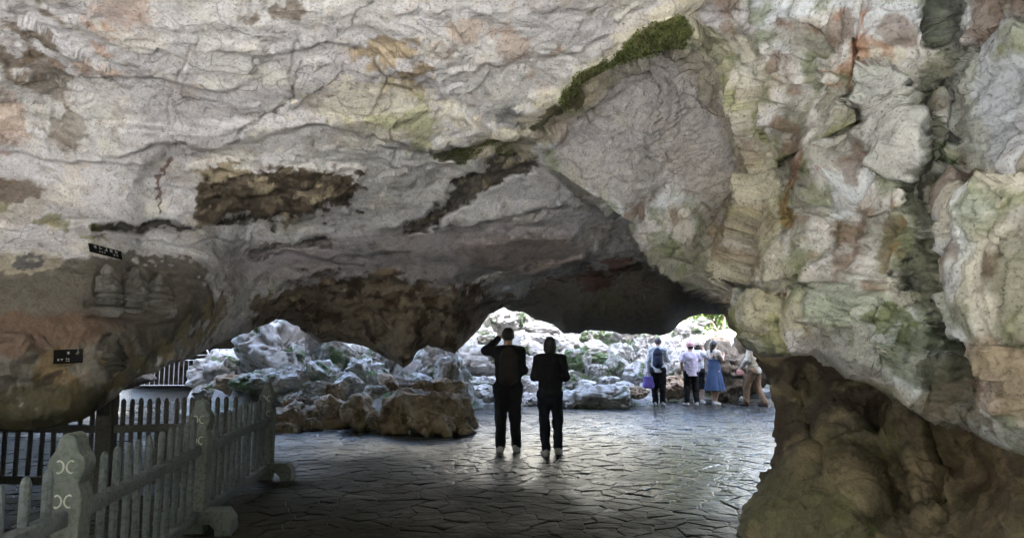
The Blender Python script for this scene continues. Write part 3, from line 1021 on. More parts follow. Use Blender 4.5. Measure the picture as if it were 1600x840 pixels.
me = mesh_np("rock_pillar", Gp.reshape(-1, 3), grid_faces(*Gp.shape[:2]), True, Cp.reshape(-1, 3))
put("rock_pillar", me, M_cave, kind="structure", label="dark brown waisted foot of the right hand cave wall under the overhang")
PX, PY, WX, WY, sh = PXs, PYs, WXs, WYs, shs


# ------------------------------------------------------------------ hill above the cave, cliffs round the gorge, ground
def lumpy_grid(name, fn, nu, nv, amp, freq, mat, seed, kind="structure", label=None, col=None):
    U, W = np.meshgrid(np.linspace(0, 1, nu), np.linspace(0, 1, nv))
    g = fn(U.ravel(), W.ravel())
    g = g + amp * np.stack([fbm(g * freq, 4, seed), fbm(g * freq, 4, seed + 1), fbm(g * freq, 4, seed + 2)], -1)
    me = mesh_np(name, g, grid_faces(nv, nu), True)
    return put(name, me, mat, kind=kind, label=label)


M_cliff = rock_mat("limestone_cliff", (.30, .29, .28), (.42, .41, .38), stain=(.12, .10, .08), moss=.35, crack=.4)
M_pale = rock_mat("limestone_pale", (.43, .405, .38), (.54, .515, .485), stain=(.20, .185, .155), moss=.22, crack=.5)
M_mossy = rock_mat("limestone_mossy", (.33, .315, .285), (.42, .40, .36), stain=(.17, .16, .12), moss=.40, crack=.4)
M_brown = rock_mat("limestone_brown", (.30, .215, .14), (.42, .33, .235), stain=(.13, .085, .05), crack=.3, rough=.7)
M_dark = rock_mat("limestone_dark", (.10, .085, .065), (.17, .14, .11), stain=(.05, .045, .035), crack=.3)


def hill_fn(u, v):
    x = -45 + 90 * u
    y = -3.9 + 17.1 * v
    e = np.minimum(1, 6 * np.minimum(u, 1 - u))
    return np.stack([x, y, 6.0 + 18.0 * e * np.sin(np.pi * np.clip(v, .002, .998) ** .55)], -1)


lumpy_grid("hill", hill_fn, 120, 40, .5, .5, M_cliff, 120, label="overgrown limestone hill above the cave")


def wing(x0, x1, y0, y1, h):
    """closed rock mass: four sides of a rounded block"""
    def fn(u, v):
        a = 2 * np.pi * u
        cx, cy, rx, ry = (x0 + x1) / 2, (y0 + y1) / 2, (x1 - x0) / 2, (y1 - y0) / 2
        s = np.sign
        ex = s(np.cos(a)) * np.abs(np.cos(a)) ** .4
        ey = s(np.sin(a)) * np.abs(np.sin(a)) ** .4
        t = 1 - .12 * v
        return np.stack([cx + rx * ex * t, cy + ry * ey * t, -.3 + (h + .3) * v], -1)
    return fn


lumpy_grid("hill_flank", wing(-46, -9.6, -3.0, 13.6, 7), 200, 40, .35, .6, M_cliff, 130, label="limestone flank closing the cave on the left")
lumpy_grid("hill_flank", wing(6.6, 46, 1.5, 14.6, 7), 200, 40, .35, .6, M_cliff, 140, label="limestone flank closing the cave on the right")


lumpy_grid("hill_flank", wing(-42, -7.5, -9.0, -2.0, 12), 200, 40, .35, .6, M_cliff, 145, label="unseen rock mass behind the viewer on the left, added to block light")  # added mass, keeps daylight from behind off the left side


def ground_fn(u, v):
    s = lambda t: np.sign(t - .5) * np.abs(2 * t - 1) ** 3
    return np.stack([900 * s(u), 900 * s(v), np.full(u.shape, -.06)], -1)


M_ground = rock_mat("pale_ground", (.50, .505, .51), (.58, .585, .59), stain=(.42, .42, .42), crack=0, bump=.4)
g = np.stack(np.meshgrid(np.linspace(-900, 900, 25), np.linspace(-900, 900, 25)), -1).reshape(-1, 2)
me = mesh_np("ground", np.concatenate([g, np.full((len(g), 1), -.09)], 1), grid_faces(25, 25), False)
put("ground", me, M_ground, kind="structure", label="pale trodden ground")


def sky_block_fn(u, v):  # unseen slope added to block low sky from the cave floor
    x = -70 + 140 * u
    return np.stack([x, -25 - 14 * v, -.3 + 29 * np.sin(v * math.pi / 2) + 0 * x], -1)


M_blocker = rock_mat("blocker_green", (.035, .055, .02), (.07, .10, .035), stain=(.02, .03, .012), crack=0, rough=.9)
lumpy_grid("sky_blocker", sky_block_fn, 150, 50, 1.6, .3, M_blocker, 180, label="unseen green slope behind the viewer, added to block low sky")

# ------------------------------------------------------------------ paved floor
M_stone = None


def stone_mat():
    m, nt, b = new_mat("worn_paving", .4, .5)
    geo = nt.nodes.new("ShaderNodeNewGeometry")
    oi = nt.nodes.new("ShaderNodeObjectInfo")
    co = geo.outputs["Position"]
    n0 = N(nt, "ShaderNodeTexNoise", Scale=1.1, Detail=3.0)
    n1 = N(nt, "ShaderNodeTexNoise", Scale=14.0, Detail=3.0, Roughness=.7)
    vo = N(nt, "ShaderNodeTexVoronoi", Scale=3.1)
    for n in (n0, n1, vo):
        nt.links.new(co, n.inputs["Vector"])
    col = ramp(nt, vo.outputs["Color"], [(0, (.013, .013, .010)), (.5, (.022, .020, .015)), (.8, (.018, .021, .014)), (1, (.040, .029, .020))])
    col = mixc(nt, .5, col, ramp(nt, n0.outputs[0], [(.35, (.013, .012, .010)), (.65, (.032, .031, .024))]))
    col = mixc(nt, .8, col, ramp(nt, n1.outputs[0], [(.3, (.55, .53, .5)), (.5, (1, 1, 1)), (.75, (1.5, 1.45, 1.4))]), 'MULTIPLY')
    nt.links.new(col, b.inputs["Base Color"])
    n2 = N(nt, "ShaderNodeTexNoise", Scale=.8, Detail=4.0, Roughness=.65)     # damp and dry patches
    nt.links.new(co, n2.inputs["Vector"])
    # inner floor damp and glossy; reflection cut towards the mouth to darken near stones
    sep = nt.nodes.new("ShaderNodeSeparateXYZ")
    nt.links.new(co, sep.inputs[0])
    ma = N(nt, "ShaderNodeMath", _operation='MULTIPLY_ADD')
    nt.links.new(sep.outputs[0], ma.inputs[0])
    ma.inputs[1].default_value = .9
    nt.links.new(sep.outputs[1], ma.inputs[2])
    mb_ = N(nt, "ShaderNodeMath", _operation='MULTIPLY_ADD')
    nt.links.new(n2.outputs[0], mb_.inputs[0])
    mb_.inputs[1].default_value = 8.0
    nt.links.new(ma.outputs[0], mb_.inputs[2])
    wet = N(nt, "ShaderNodeMapRange", _interpolation_type='SMOOTHSTEP')
    wet.inputs[1].default_value, wet.inputs[2].default_value = 7.6, 14.5
    nt.links.new(mb_.outputs[0], wet.inputs[0])
    nt.links.new(ramp(nt, wet.outputs[0], [(0, (.75, .75, .75)), (1, (.16, .16, .16))]), b.inputs["Roughness"])
    nt.links.new(ramp(nt, wet.outputs[0], [(0, (.06, .06, .06)), (1, (.55, .55, .55))]), b.inputs["Specular IOR Level"])
    bump_chain(nt, b, [(7, 5, .035, 'noise')], co)
    return m


M_stone = stone_mat()
M_joint = plain_mat("joint_earth", (.012, .012, .009), (.022, .021, .017), .45, .4, 12, .004)
g = np.stack(np.meshgrid(np.linspace(-13, 11, 61), np.linspace(-1.5, 31, 81)), -1).reshape(-1, 2)
me = mesh_np("floor", np.concatenate([g, -.008 + .003 * fbm(np.c_[g * .7, g[:, :1] * 0], 3, 150)[:, None]], 1), grid_faces(81, 61), True)
floor = put("floor", me, M_joint, kind="structure", label="dark worn flagstone floor of the cave")

rs = np.random.RandomState(11)
cells = []
SX, SY = .25, .155
for j in range(int((19.5 + 1) / SY)):
    for i in range(int(20 / SX)):
        x = -11.5 + (i + .5 * (j % 2) + rs.uniform(-.5, .5)) * SX
        y = .6 + (j + rs.uniform(-.5, .5)) * SY
        if rs.rand() > .28:
            cells.append((x, y))
cells = np.array(cells)


def clip_poly(poly, nx_, ny_, c):
    out = []
    for k in range(len(poly)):
        a, b = poly[k], poly[(k + 1) % len(poly)]
        da, db = a[0] * nx_ + a[1] * ny_ - c, b[0] * nx_ + b[1] * ny_ - c
        if da <= 0:
            out.append(a)
        if (da < 0 < db) or (db < 0 < da):
            t = da / (da - db)
            out.append((a[0] + t * (b[0] - a[0]), a[1] + t * (b[1] - a[1])))
    return out


bins = {}
for k, (x, y) in enumerate(cells):
    bins.setdefault((int(x // .6), int(y // .6)), []).append(k)
stones = []
for k, (x, y) in enumerate(cells):
    if y > 18.6 or x < -9.5 or x > 7.5:
        continue
    if abs(x) > .8 * y + 1.2 and y < 9:
        continue
    bx, by = int(x // .6), int(y // .6)
    nb = [q for a in (-1, 0, 1) for b_ in (-1, 0, 1) for q in bins.get((bx + a, by + b_), []) if q != k]
    poly = [(x - .7, y - .6), (x + .7, y - .6), (x + .7, y + .6), (x - .7, y + .6)]
    for q in nb:
        dx, dy = cells[q] - (x, y)
        l = math.hypot(dx, dy)
        nx_, ny_ = dx / l, dy / l
        poly = clip_poly(poly, nx_, ny_, nx_ * (x + cells[q][0]) / 2 + ny_ * (y + cells[q][1]) / 2 - .0032)
        if len(poly) < 3:
            break
    if len(poly) >= 3:
        stones.append((x, y, poly))


def stone_geo(x, y, poly):
    p = np.array(poly)
    c = p.mean(0)
    n = len(p)
    h = rs.uniform(-.001, .007)
    tx, ty = rs.normal(0, .018), rs.normal(0, .022)
    inn = c + (p - c) * .90
    mid = c + (p - c) * .97
    zt = lambda q, o: h + o + (q[:, 0] - c[0]) * tx + (q[:, 1] - c[1]) * ty
    V_ = [np.c_[p, np.full(n, -.05)], np.c_[p, zt(p, -.004)], np.c_[mid, zt(mid, -.003)], np.c_[inn, zt(inn, 0) + rs.uniform(-.002, .003, n)], np.c_[c[None], [h + .002]]]
    V_ = np.concatenate(V_)
    fs = []
    for i in range(n):
        j = (i + 1) % n
        for r in range(3):
            fs += [(r * n + i, r * n + j, (r + 1) * n + j), (r * n + i, (r + 1) * n + j, (r + 1) * n + i)]
        fs.append((3 * n + i, 3 * n + j, 4 * n))
    return V_, np.array(fs)


def seen(x, y):
    u = 800 + F_PX * x / max(y, .1)
    v = floor_d(840)
    if y < v - .1 or not (-30 < u < 1240):
        return 0
    if x < -2.62 - .02 * y or (y < 6.3 and x > 2.05) or (y > 11.0 and x < -.9):
        return .02 / y
    return 1.0 / y ** 2


order = sorted(range(len(stones)), key=lambda k: -seen(stones[k][0], stones[k][1]))
single = set(order[:300])
rest = []
for k in range(len(stones)):
    v_, f_ = stone_geo(*stones[k])
    if k in single:
        put("paving_stone", mesh_np("paving_stone", v_, f_, False), M_stone, parent=floor)
    else:
        rest.append((v_, f_))
v_, f_ = join_np(rest)
put("paving_stones", mesh_np("paving_stones", v_, f_, False), M_stone, parent=floor, kind="stuff")


# ------------------------------------------------------------------ rocky slope of the gorge
def y_foot(x):
    return np.interp(x, [-16, -8.4, -7.4, -5.5, -1.6, -.6, 1, 3.4, 4.2, 6.5, 8, 12], [27, 27, 15.5, 13.3, 13.2, 17.4, 17.9, 17.0, 19.2, 19.6, 19.0, 18.5])


nx_, ny_ = 200, 150
XX, YY = np.meshgrid(np.linspace(-16, 16, nx_), np.linspace(12, 40, ny_))
t = YY - y_foot(XX)
ZZ = np.where(t < 0, -.25 + .3 * np.maximum(t, -1), -.1 + .42 * np.minimum(t, 5) + .9 * np.clip(t - 5, 0, 9))
ZZ = np.where((XX > 5.0) & (XX < 8.5), np.minimum(ZZ, 1.0 + .12 * np.maximum(t, 0)), ZZ)
q = np.stack([XX, YY, ZZ], -1).reshape(-1, 3)
a1, a2, ai = worley(q * 1.1, 4)
q[:, 2] += sstep(0, 1.2, t.ravel()) * (.5 * (ai - .4) * sstep(0, .3, a2 - a1) + .25 * fbm(q * 1.6, 4, 160))
q[:, 0] += .15 * fbm(q * 1.5, 3, 165)
q[:, 1] += .15 * fbm(q * 1.5, 3, 168)
M_slope = rock_mat("limestone_slope", (.31, .30, .285), (.40, .385, .36), stain=(.15, .14, .12), moss=.32, crack=.5)
put("rocky_slope", mesh_np("rocky_slope", q, grid_faces(ny_, nx_), True), M_slope, kind="structure", label="pale rocky slope rising behind the cave")


def back_cliff_fn(u, v):
    a = math.pi * (1.12 - 1.24 * u)
    return np.stack([24 * np.cos(a), 16 + 24 * np.sin(a), -.5 + 5 * v], -1)


lumpy_grid("gorge_cliff", back_cliff_fn, 160, 40, .8, .35, M_cliff, 170, label="overgrown cliff round the far side of the gorge")

# ------------------------------------------------------------------ boulders
_bm = bmesh.new()
bmesh.ops.create_icosphere(_bm, subdivisions=5, radius=1.0)
ICO5_V = np.array([v.co[:] for v in _bm.verts])
ICO5_F = np.array([[v.index for v in f.verts] for f in _bm.faces])
_bm.free()
_bm = bmesh.new()
bmesh.ops.create_icosphere(_bm, subdivisions=4, radius=1.0)
ICO4_V = np.array([v.co[:] for v in _bm.verts])
ICO4_F = np.array([[v.index for v in f.verts] for f in _bm.faces])
_bm.free()


def boulder_geo(sx, sy, sz, seed, rugged=1.0, hi=False, planes=17):
    r_ = np.random.RandomState(seed)
    D_, F_ = (ICO5_V, ICO5_F) if hi else (ICO4_V, ICO4_F)
    n = r_.normal(size=(planes, 3))
    n /= np.linalg.norm(n, axis=1)[:, None]
    n = np.concatenate([n, np.eye(3), -np.eye(3)])
    h = np.concatenate([r_.uniform(.60, .95, planes), np.ones(6) * .97])
    k = 50.0
    dots = D_ @ n.T
    inv = np.maximum(dots, 0.02) / h
    rad = 1.0 / (np.sum(inv ** k, 1) ** (1 / k))
    p = D_ * np.minimum(rad, 1.25)[:, None]
    off = r_.uniform(0, 40, 3)
    S = np.array([sx, sy, sz])
    s = S.mean()
    w = p * S                                    # metres
    ww = w + .12 * s * np.stack([fbm(w / s * 1.3 + off, 2, 1), fbm(w / s * 1.3 + off, 2, 2), fbm(w / s * 1.3 + off, 2, 3)], -1)
    f1, f2, ci, fa = worley(ww / s * 1.5 + off, 6, True)
    g1, g2, gi, fb = worley(ww / s * 3.7 + off, 7, True)
    d = .06 * s * fbm(w / s * 1.1 + off, 3, 4)
    d += rugged * s * (.19 * fa + .11 * (ci - .5) - .10 * (1 - sstep(0, .06, f2 - f1)) + .10 * fb + .03 * (gi - .5) - .035 * (1 - sstep(0, .06, g2 - g1)))
    if hi:
        h1, h2, hi_, fc = worley(ww / s * 8.5 + off, 9, True)
        d += rugged * s * .030 * fc
    d += rugged * .02 * s * ridged(ww / s * 4.0 + off, 3, 8)
    w = w + D_ * d[:, None]
    return w, F_


N_BOULD = [0]


def boulder(px, py, w, h, d, mat, label, rugged=1.0, hi=False, depth=.8, group=None, rot=0.0, sink=1.0, seed=None, planes=17, name="boulder"):
    N_BOULD[0] += 1
    c = at(px, py, d)
    sx, sz = w * d / F_PX / 2 * 1.06, h * d / F_PX / 2 * 1.10 * sink
    sy = depth * (.6 * sx + .4 * sz) + .05
    v_, f_ = boulder_geo(sx, sy, sz, seed or (500 + N_BOULD[0]), rugged, hi, planes)
    if rot:
        a = math.radians(rot)
        v_ = v_ @ np.array([[math.cos(a), 0, -math.sin(a)], [0, 1, 0], [math.sin(a), 0, math.cos(a)]])
    return put(name, mesh_np("boulder", v_, f_, hi), mat, loc=tuple(c), label=label, cat="boulder", group=group)


B = boulder
# rock pile on the left, behind the fence
B(352, 583, 96, 66, 15.6, M_pale, "jagged pale boulder at the left end of the rock pile beside the metal barrier", 1.3, True, .9)
B(333, 618, 60, 40, 15.0, M_mossy, "low pale rock under the leftmost jagged boulder, seen through the fence", 1.1)
B(372, 600, 60, 40, 14.6, M_brown, "brown hollowed rock just above the scrolled middle fence post", 1.2)
B(436, 552, 116, 84, 15.2, M_pale, "largest pale boulder forming the peak of the left rock pile", 1.3, True, .9, rot=-12)
B(482, 533, 58, 78, 15.6, M_pale, "dark streaked upright slab leaning on the peak boulder of the left pile", 1.2, True, rot=28)
B(437, 507, 26, 22, 16.0, M_pale, "small block perched on the tip of the left pile's peak", 1.0)
B(455, 516, 24, 24, 15.9, M_mossy, "small rounded rock right of the perched block on the left peak", .9)
B(404, 596, 78, 42, 14.2, M_mossy, "pale rock with a bright moss patch behind the far fence bay", 1.1)
B(452, 590, 56, 40, 14.2, M_pale, "pale lump right above the last scrolled fence post", 1.1)
B(532, 556, 74, 52, 15.0, M_mossy, "smooth green mossy slab sloping across the left rock pile", .6, True, rot=18)
B(500, 592, 92, 48, 14.2, M_pale, "deeply fretted pale rock in the middle of the left pile", 1.5, True)
B(568, 582, 70, 50, 14.6, M_pale, "fretted white rock below the mossy slab", 1.4, True)
B(600, 566, 56, 50, 15.4, M_mossy, "green tinted rock just left of the hanging rock tip", 1.2, rot=-20)
B(566, 556, 30, 34, 15.6, M_mossy, "narrow mossy spur between the slab and the green tinted rock", 1.0)
B(545, 600, 50, 30, 13.6, M_pale, "pale stone on the pile above the small brown cube rock", 1.1)
B(484, 620, 50, 44, 13.2, M_mossy, "wedge shaped grey rock right of the last fence post", 1.0)
B(520, 614, 34, 32, 13.3, M_brown, "small brown and dark rock in the middle of the left pile", 1.0)
B(606, 599, 34, 28, 13.4, M_brown, "small brown rock below the hanging rock tip", .9)
B(585, 612, 46, 22, 13.2, M_pale, "flat pale stone left of the small brown rock under the hanging tip", 1.0)
B(640, 606, 60, 40, 13.8, M_pale, "grey rock wedged behind the big brown boulder", 1.1)
B(676, 568, 80, 60, 15.5, M_pale, "white fretted rock seen right of the hanging rock tip", 1.4, True)
B(705, 595, 56, 84, 14.4, M_pale, "tall pale fluted rock behind the right end of the big brown boulder", 1.3, True)
B(727, 618, 28, 60, 13.6, M_pale, "narrow pale buttress at the right foot of the left pile", 1.2)
B(462, 652, 66, 44, 12.5, M_brown, "cracked tan rock at the foot of the last fence post", 1.3, True)
B(449, 668, 36, 20, 12.1, M_brown, "low tan stone at the floor's edge beside the last fence post", 1.0)
B(456, 632, 46, 28, 12.9, M_brown, "brown rock stacked on the cracked tan rock by the fence", 1.1)
B(518, 642, 72, 46, 12.9, M_brown, "brown block with a shadowed face between tan rock and leaning slab", 1.0, True)
B(488, 662, 30, 18, 12.3, M_brown, "small brown stone on the floor in front of the brown block", .9)
B(562, 646, 50, 56, 12.3, M_brown, "tan slab leaning left of the big brown boulder", .7, True, rot=-14)
B(588, 656, 34, 36, 12.1, M_brown, "orange brown wedge between the leaning slab and big boulder", .8, rot=-10)
B(672, 650, 96, 66, 12.0, M_brown, "big dark brown boulder on the floor left of the silhouetted people", 1.15, True, .9)
B(664, 611, 66, 40, 12.6, M_brown, "peaked pale topped block resting on the big brown boulder", 1.2, True, rot=-18)
B(696, 612, 52, 44, 12.7, M_brown, "fluted upright block on the right of the big boulder's top", 1.2, True, rot=24)
B(622, 645, 52, 60, 12.1, M_brown, "rounded brown lobe at the left shoulder of the big boulder", 1.1, True)
B(640, 616, 44, 34, 12.4, M_brown, "small brown lobe filling the saddle left of the peaked block", 1.0)
B(716, 652, 50, 62, 12.1, M_brown, "sloping brown flank rock at the right end of the big boulder", 1.1, True, rot=-22)
B(728, 672, 22, 16, 11.8, M_brown, "small brown stone on the floor by the sloping flank rock", .8)
# heap behind the two silhouetted people
B(763, 565, 92, 48, 17.6, M_pale, "big white block at the left of the heap behind the silhouetted people", .8, True)
B(757, 527, 44, 28, 19.6, M_mossy, "pale rock with a moss tuft above the big white block", 1.0)
B(766, 492, 30, 32, 21.0, M_pale, "rounded rock at the top left tip of the far heap", 1.1)
B(790, 502, 48, 42, 20.8, M_pale, "crumpled rock directly above the man's raised arm", 1.5, True)
B(815, 499, 36, 34, 21.4, M_mossy, "mossy rock near the top of the far heap right of the man's head", 1.2)
B(827, 500, 16, 22, 20.9, M_pale, "small upright stone on the ridge right of the man's head", .8)
B(850, 515, 62, 24, 20.6, M_pale, "flat slab just above the second person's head", 1.0)
B(838, 530, 60, 22, 20.0, M_pale, "long flat stone between the heads of the two silhouettes", 1.0)
B(882, 530, 52, 26, 20.2, M_pale, "sloping slab right of the second person's head", 1.0)
B(823, 547, 52, 30, 19.2, M_pale, "pale block between the two silhouetted people at shoulder height", .9)
B(873, 556, 46, 36, 19.2, M_pale, "grey boulder at the right shoulder of the second silhouette", 1.0)
B(824, 577, 50, 40, 18.6, M_pale, "rock between the two silhouettes at elbow height", 1.1)
B(829, 603, 54, 34, 18.0, M_pale, "rock between the two silhouettes at waist height", 1.1)
B(829, 624, 48, 24, 17.6, M_pale, "low rock between the legs of the two silhouettes", 1.1)
B(750, 596, 66, 20, 17.0, M_pale, "flat ledge rock under the big white block", 1.0)
B(754, 610, 56, 18, 16.6, M_pale, "lower ledge rock near the floor left of the man's waist", 1.0)
B(767, 620, 22, 15, 16.3, M_mossy, "small mossy stone on the floor left of the man's thigh", .8)
B(921, 525, 26, 22, 20.8, M_mossy, "small mossy rock at the ridge above the dark hollow", 1.1)
B(944, 523, 26, 20, 21.0, M_mossy, "little green rock at the ridge right of the small mossy one", 1.1)
B(932, 545, 44, 28, 19.8, M_mossy, "rounded grey boulder above the yellowish rock with the hollow", .9)
B(978, 533, 62, 30, 20.4, M_pale, "broad grey boulder under the dark roof left of the man with backpack", .9, True)
B(972, 552, 38, 32, 19.4, M_pale, "leaning grey boulder below the broad one under the roof", .9)
B(1004, 548, 36, 40, 19.6, M_pale, "grey boulder just left of the man with the backpack", 1.0)
B(962, 573, 44, 40, 18.6, M_mossy, "rounded mossy boulder in the middle right of the far heap", .9, True)
B(925, 559, 46, 16, 19.2, M_mossy, "flat mossy slab roofing the dark hollow", .8)
B(903, 566, 40, 34, 18.6, M_mossy, "yellowish green rock left of the dark hollow", 1.0)
B(938, 582, 34, 28, 18.4, M_mossy, "rock right of the dark hollow in the far heap", 1.0)
B(992, 585, 42, 44, 18.2, M_pale, "pale upright boulder beside the purple bag", .9, True)
B(891, 597, 30, 22, 18.0, M_pale, "small rock at the second silhouette's right elbow", 1.0)
B(912, 599, 38, 14, 17.9, M_pale, "flat stone below the dark hollow", .9)
B(951, 596, 38, 20, 17.9, M_pale, "rounded stone above the long low dome of rock", 1.0)
B(976, 604, 36, 18, 17.5, M_pale, "flat rock left of the purple bag near the floor", 1.0)
B(938, 621, 130, 40, 16.9, M_pale, "long low pale dome of rock on the floor right of the silhouettes", .8, True, .7)
B(888, 623, 56, 32, 16.9, M_pale, "angular pale rock at the second silhouette's right thigh", 1.0)
B(992, 612, 46, 20, 17.0, M_brown, "low brown edged rock behind the man with the purple bag", 1.0)
B(1012, 527, 30, 16, 20.8, M_pale, "small stone under the dark roof above the man with backpack", 1.0)
# right end of the heap, behind the visitors
B(1052, 552, 46, 56, 20.0, M_pale, "pale rock between the man with backpack and the pink hat", 1.1, True)
B(1060, 578, 60, 56, 19.4, M_pale, "fissured rock right of the man with the backpack", 1.2, True)
B(1050, 604, 50, 34, 18.8, M_brown, "low tan rock between the man and the visitor in pink hat", 1.1)
B(1064, 520, 26, 24, 21.0, M_pale, "grey stone at the ridge below the end of the dark roof", 1.0)
B(1076, 513, 40, 18, 21.4, M_pale, "flat stone under the small rock arch", 1.0)
B(1097, 503, 28, 16, 21.6, M_mossy, "mossy stone tucked under the small rock arch", 1.0)
B(1088, 546, 46, 50, 20.6, M_pale, "pale rock behind the pink hat", 1.1)
B(1098, 590, 60, 60, 20.0, M_brown, "brown rock behind the woman in the blue dress", 1.1)
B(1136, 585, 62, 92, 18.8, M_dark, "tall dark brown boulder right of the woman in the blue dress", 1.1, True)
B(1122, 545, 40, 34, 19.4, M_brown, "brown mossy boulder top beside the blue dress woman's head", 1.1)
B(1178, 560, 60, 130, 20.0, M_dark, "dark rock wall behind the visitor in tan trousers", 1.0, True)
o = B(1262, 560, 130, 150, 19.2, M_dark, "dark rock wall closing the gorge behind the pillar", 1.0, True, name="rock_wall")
del o["category"]
o["kind"] = "structure"
# dark hollow and overhang at the far left, low wall behind the barrier
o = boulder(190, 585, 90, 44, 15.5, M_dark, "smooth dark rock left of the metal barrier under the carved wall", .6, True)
ov, of = boulder_geo(4.3, 4.2, 3.4, 901, .6, True)
put("rock_overhang", mesh_np("rock_overhang", ov, of, True), M_cliff, loc=(-12.0, 23.5, 5.2), kind="structure", label="rock overhang above the dark hollow at far left")
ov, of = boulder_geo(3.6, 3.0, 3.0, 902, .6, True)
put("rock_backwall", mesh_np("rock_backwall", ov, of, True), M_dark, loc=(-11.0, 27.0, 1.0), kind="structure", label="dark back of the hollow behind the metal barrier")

# ------------------------------------------------------------------ stone picket fence, dark fence, metal barrier
def concrete(name, c1, c2, c3, rough=.75):
    m, nt, b = new_mat(name, rough, .3)
    geo = nt.nodes.new("ShaderNodeNewGeometry")
    co = geo.outputs["Position"]
    n0 = N(nt, "ShaderNodeTexNoise", Scale=3.0, Detail=3.0)
    n1 = N(nt, "ShaderNodeTexNoise", Scale=38.0, Detail=4.0, Roughness=.7)
    for n in (n0, n1):
        nt.links.new(co, n.inputs["Vector"])
    col = ramp(nt, n0.outputs[0], [(.35, c1), (.65, c2)])
    col = mixc(nt, ramp(nt, n1.outputs[0], [(.46, (0, 0, 0)), (.64, (.85, .85, .85))]), col, c3)
    nt.links.new(col, b.inputs["Base Color"])
    bump_chain(nt, b, [(60, 3, .003, 'noise')], co)
    return m


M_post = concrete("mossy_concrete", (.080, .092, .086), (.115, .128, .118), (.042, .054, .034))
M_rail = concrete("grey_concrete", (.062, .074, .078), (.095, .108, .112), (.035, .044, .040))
M_scroll = plain_mat("pale_incised_line", (.30, .31, .27), (.40, .41, .36), .8, .2, 30, .001)
M_fshade = concrete("shaded_concrete", (.045, .043, .040), (.07, .066, .06), (.03, .028, .025))  # same concrete, darkened to put the backlit silhouette into its colour
M_steel = plain_mat("galvanised_tube", (.40, .40, .41), (.55, .55, .56), .4, .5, 15, 0, .6)


def post_outline():
    h = [(.095, .0), (.095, .60), (.100, .655), (.105, .70), (.100, .735), (.080, .765), (.074, .785), (.085, .805), (.103, .835), (.108, .87), (.098, .905), (.072, .93), (.060, .955), (.052, .985), (.032, 1.012), (.0, 1.022)]
    h = [(x * .78, z) for x, z in h]
    return h + [(-x, z) for x, z in h[-2::-1]]


ME_post = prism("post", post_outline(), 'y', -.065, .065, .006)
foot_o = [(-.27, .0), (-.29, .12), (-.235, .19), (.235, .19), (.29, .12), (.29, .0), (.165, .0), (.165, .055), (.125, .095), (-.125, .095), (-.165, .055), (-.165, .0)]
ME_foot = prism("foot", foot_o, 'y', -.10, .10, .006)


def scroll_mesh(zc, r=.029):
    parts = []
    for s in (-1, 1):
        a = np.linspace(-2.3, 2.3, 16)
        pts = np.stack([s * (.031 - r * .85 * np.cos(a)), np.full(16, -.066), zc + r * np.sin(a)], -1)
        pts[:3, 0] += s * np.array([-.012, -.007, -.003])
        pts[-3:, 0] += s * np.array([-.003, -.007, -.012])
        parts.append(tube_np(pts, .0045, 5))
    v, f = join_np(parts)
    return mesh_np("scroll", v, f, True)


ME_scrolls = [scroll_mesh(.865), scroll_mesh(.705)]


def picket_mesh(h0, h1, w, d):
    bm = bmesh.new()
    c = .012
    prof = [(-w + c, -d), (w - c, -d), (w, -d + c), (w, d - c), (w - c, d), (-w + c, d), (-w, d - c), (-w, -d + c)]
    rings = []
    for z, s in ((h0, 1), (h1 - .035, 1), (h1 - .010, .72), (h1, .30)):
        rings.append([bm.verts.new((x * s, y * s, z)) for x, y in prof])
    for a, b in zip(rings[:-1], rings[1:]):
        for i in range(8):
            bm.faces.new((a[i], a[(i + 1) % 8], b[(i + 1) % 8], b[i]))
    bm.faces.new(rings[0][::-1])
    bm.faces.new(rings[-1])
    return bm_mesh("picket", bm)


ME_picket = picket_mesh(.13, .885, .020, .022)
ME_pick_d = picket_mesh(.10, .93, .020, .022)


def rail_mesh(L, z0, z1, w, top_slope=.012):
    return prism("rail", [(-w, z0), (w, z0), (w, z1 - top_slope), (w - .014, z1), (-w + .014, z1), (-w, z1 - top_slope)], 'y', 0, L, .003)


def fence(name, label, pts, mpost, mrail, mepick, n_pick, with_foot=True, simple_post=None, last_post=True):
    root = thing(name, label, "fence", (pts[0][0], pts[0][1], 0))
    o0 = np.array(pts[0])
    for k, p in enumerate(pts):
        q = np.array(p) - o0
        d = np.array(pts[min(k + 1, len(pts) - 1)]) - np.array(pts[max(k - 1, 0)])
        rz = math.atan2(-d[0], d[1])
        if k == len(pts) - 1 and not last_post:
            break
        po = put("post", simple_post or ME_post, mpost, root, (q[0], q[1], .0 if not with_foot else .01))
        po.rotation_euler = (random.uniform(-.008, .008), random.uniform(-.008, .008), rz)
        if with_foot:
            for ms in ME_scrolls:
                put("scroll", ms, M_scroll, po)
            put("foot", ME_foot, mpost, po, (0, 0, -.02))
        if k + 1 < len(pts):
            e = np.array(pts[k + 1]) - np.array(p)
            L = float(np.hypot(*e))
            rz = math.atan2(-e[0], e[1])
            for z0, z1, w in ((.10, .18, .034), (.60, .675, .032)):
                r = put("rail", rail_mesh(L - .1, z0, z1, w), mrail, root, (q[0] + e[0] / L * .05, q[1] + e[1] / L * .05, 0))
                r.rotation_euler = (0, 0, rz)
            for j in range(n_pick):
                t_ = .10 / L + (j + .5) / n_pick * (1 - .20 / L)
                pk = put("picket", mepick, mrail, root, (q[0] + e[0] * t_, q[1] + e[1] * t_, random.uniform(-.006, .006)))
                pk.rotation_euler = (random.uniform(-.012, .012), random.uniform(-.012, .012), rz)
    return root


